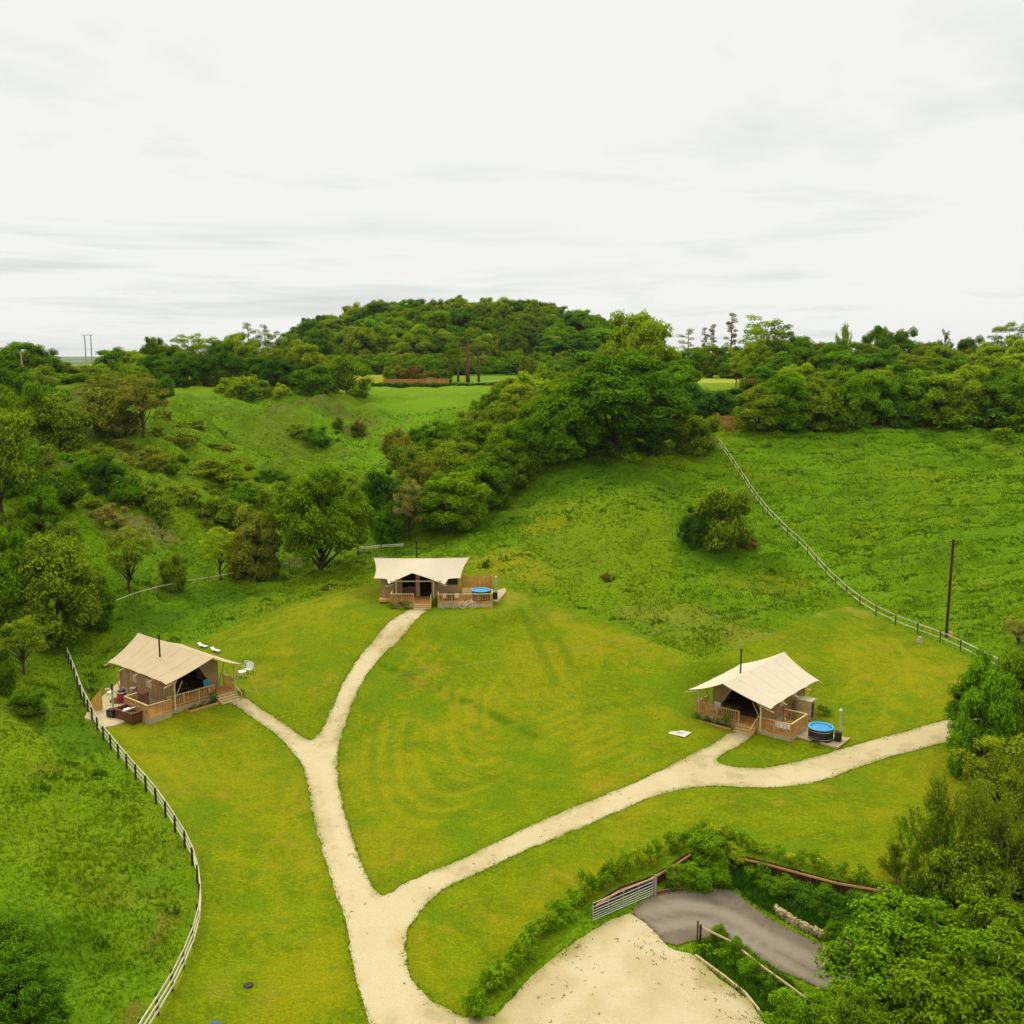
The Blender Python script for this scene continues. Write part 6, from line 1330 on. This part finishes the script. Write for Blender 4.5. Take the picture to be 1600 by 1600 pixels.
# darker coarse tussocks
X, Y = scatter(900, 48, 190); d = np.full(len(X), 99.)
for P in SHEETS: d = np.minimum(d, sdist(X, Y, P))
kp = (d > 1.2) & (fbm(X * .12, Y * .12, 88) > .46); X, Y = X[kp], Y[kp]
nt_ = 14; X = np.repeat(X, nt_) + r.normal(size=len(X) * nt_) * .38; Y = np.repeat(Y, nt_) + r.normal(size=len(Y) * nt_) * .22
tufts('coarse_tussocks', X, Y, zsurf(X, Y) - .04, np.full(len(X), .34), np.full(len(X), .15), np.full(len(X), .4), r, 3, (.070, .15, .003))
X = r.uniform(12, 115, 5000); Y = r.uniform(98, 178, 5000); kp = (X > Y * .1 + 8) & (fbm(X * .10, Y * .9 + X * .05, 89) > .52) & (sdist(X, Y, P_lawn) > 2); X, Y = X[kp], Y[kp]
X = np.repeat(X, 9) + r.normal(size=len(X) * 9) * .75; Y = np.repeat(Y, 9) + r.normal(size=len(Y) * 9) * .12
tufts('terrace_grass', X, Y, zsurf(X, Y) - .04, np.full(len(X), .26), np.full(len(X), .16), np.full(len(X), .4), r, 2, (.070, .155, .003))
# ragged grass on the verges of path, yard and drive
VX, VY = [], []
for P in (P_path, P_yard, P_drive):
    for x_, y_ in resample(P, .16, True): VX.append(x_); VY.append(y_)
VX = np.array(VX) + r.normal(size=len(VX)) * .06; VY = np.array(VY) + r.normal(size=len(VY)) * .06
keep = (sdist(VX, VY, P_path) > -.16) & (sdist(VX, VY, P_yard) > -.16) & (sdist(VX, VY, P_drive) > -.12); VX, VY = VX[keep], VY[keep]
tufts('verge_grass', VX, VY, ground(VX, VY) + .01, np.full(len(VX), .09), np.full(len(VX), .10), .45 + r.normal(size=len(VX)) * .1, r, 4, (.13, .20, .003))
# weeds coming through the gravel
X = r.uniform(0, 26, 5200); Y = r.uniform(38, 58, 5200); dd_ = sdist(X, Y, P_yard); kp = (dd_ < 0) & (r.uniform(size=5200) < np.exp(dd_ * .8) * .9 + .001) & (fbm(X * .8, Y * .8, 57) > .5); X, Y = X[kp], Y[kp]
tufts('gravel_weeds', X, Y, ground(X, Y) + .05, r.uniform(.03, .10, len(X)), np.full(len(X), .08), np.full(len(X), .5), r, 4, (.17, .20, .03))
X = r.uniform(-20, 40, 40000); Y = r.uniform(40, 112, 40000); dd_ = sdist(X, Y, P_path); kp = (dd_ < 0) & (r.uniform(size=40000) < np.exp(dd_ * 2.0) * .25 + .002) & (fbm(X * .7, Y * .7, 58) > .52); X, Y = X[kp], Y[kp]
tufts('path_weeds', X, Y, ground(X, Y) + .03, r.uniform(.04, .10, len(X)), np.full(len(X), .08), np.full(len(X), .45), r, 4, (.15, .19, .02))
# weeds over the bank beside the drive
bank = trace([(1040,1395),(1075,1340),(1140,1340),(1250,1366),(1350,1390),(1440,1394),(1440,1470),(1340,1490),(1280,1465),(1230,1440),(1190,1418),(1150,1388),(1060,1388)])
bp_ = np.array(bank); X = r.uniform(bp_[:, 0].min(), bp_[:, 0].max(), 9000); Y = r.uniform(bp_[:, 1].min(), bp_[:, 1].max(), 9000); kp = in_poly(X, Y, bank) & (sdist(X, Y, P_drive) > .15); X, Y = X[kp], Y[kp]
tufts('bank_weeds', X, Y, zsurf(X, Y) - .03, r.uniform(.25, .6, len(X)), np.full(len(X), .13), .4 + r.normal(size=len(X)) * .15, r, 4, (.060, .16, .006))
verge = trace([(1088,1496),(1130,1528),(1165,1556),(1190,1588),(1260,1640),(1330,1640),(1260,1560),(1205,1515),(1160,1485),(1120,1468),(1090,1474)])
bp_ = np.array(verge); X = r.uniform(bp_[:, 0].min(), bp_[:, 0].max(), 5000); Y = r.uniform(bp_[:, 1].min(), bp_[:, 1].max(), 5000); kp = in_poly(X, Y, verge); X, Y = X[kp], Y[kp]
tufts('verge_weeds', X, Y, zsurf(X, Y) - .03, r.uniform(.2, .45, len(X)), np.full(len(X), .12), .45 + r.normal(size=len(X)) * .15, r, 4, (.075, .19, .005))

# ---------------------------------------------------------------- label look-alikes by their order across the photo
bpy.context.view_layer.update()
by_l = {}
for o in list(bpy.data.objects):
    if o.parent is None and o.get('group') and o.get('label'): by_l.setdefault((o['label'], o['group']), []).append(o)
ORD = ['leftmost', 'second from left', 'third from left', 'fourth from left', 'fifth from left', 'sixth from left', 'seventh from left', 'eighth from left', 'ninth from left', 'tenth from left', 'eleventh from left', 'twelfth from left', 'thirteenth from left', 'fourteenth from left']
for (lb, gp), os_ in by_l.items():
    if 1 < len(os_) <= 14 and len(lb.split()) <= 13:
        os_.sort(key=lambda o: o.location.x / o.location.y)
        for k, o in enumerate(os_):
            o['label'] = lb + ', ' + ('rightmost' if k == len(os_) - 1 else ORD[k])

# ---------------------------------------------------------------- the air
hz = MB().box((0, 4500, 30), (19000, 10000, 100)).build('haze', bpy.data.materials.new('air')); hm = hz.data.materials[0]; hm.use_nodes = True; t_ = hm.node_tree; t_.nodes.clear()
o_ = N(t_, 'ShaderNodeOutputMaterial'); v_ = N(t_, 'ShaderNodeVolumePrincipled', inp={'Density': 0.00004, 'Color': (.80, .87, .95, 1), 'Anisotropy': .2}); L(t_, v_.outputs[0], o_.inputs['Volume']); tag(hz, kind='stuff')
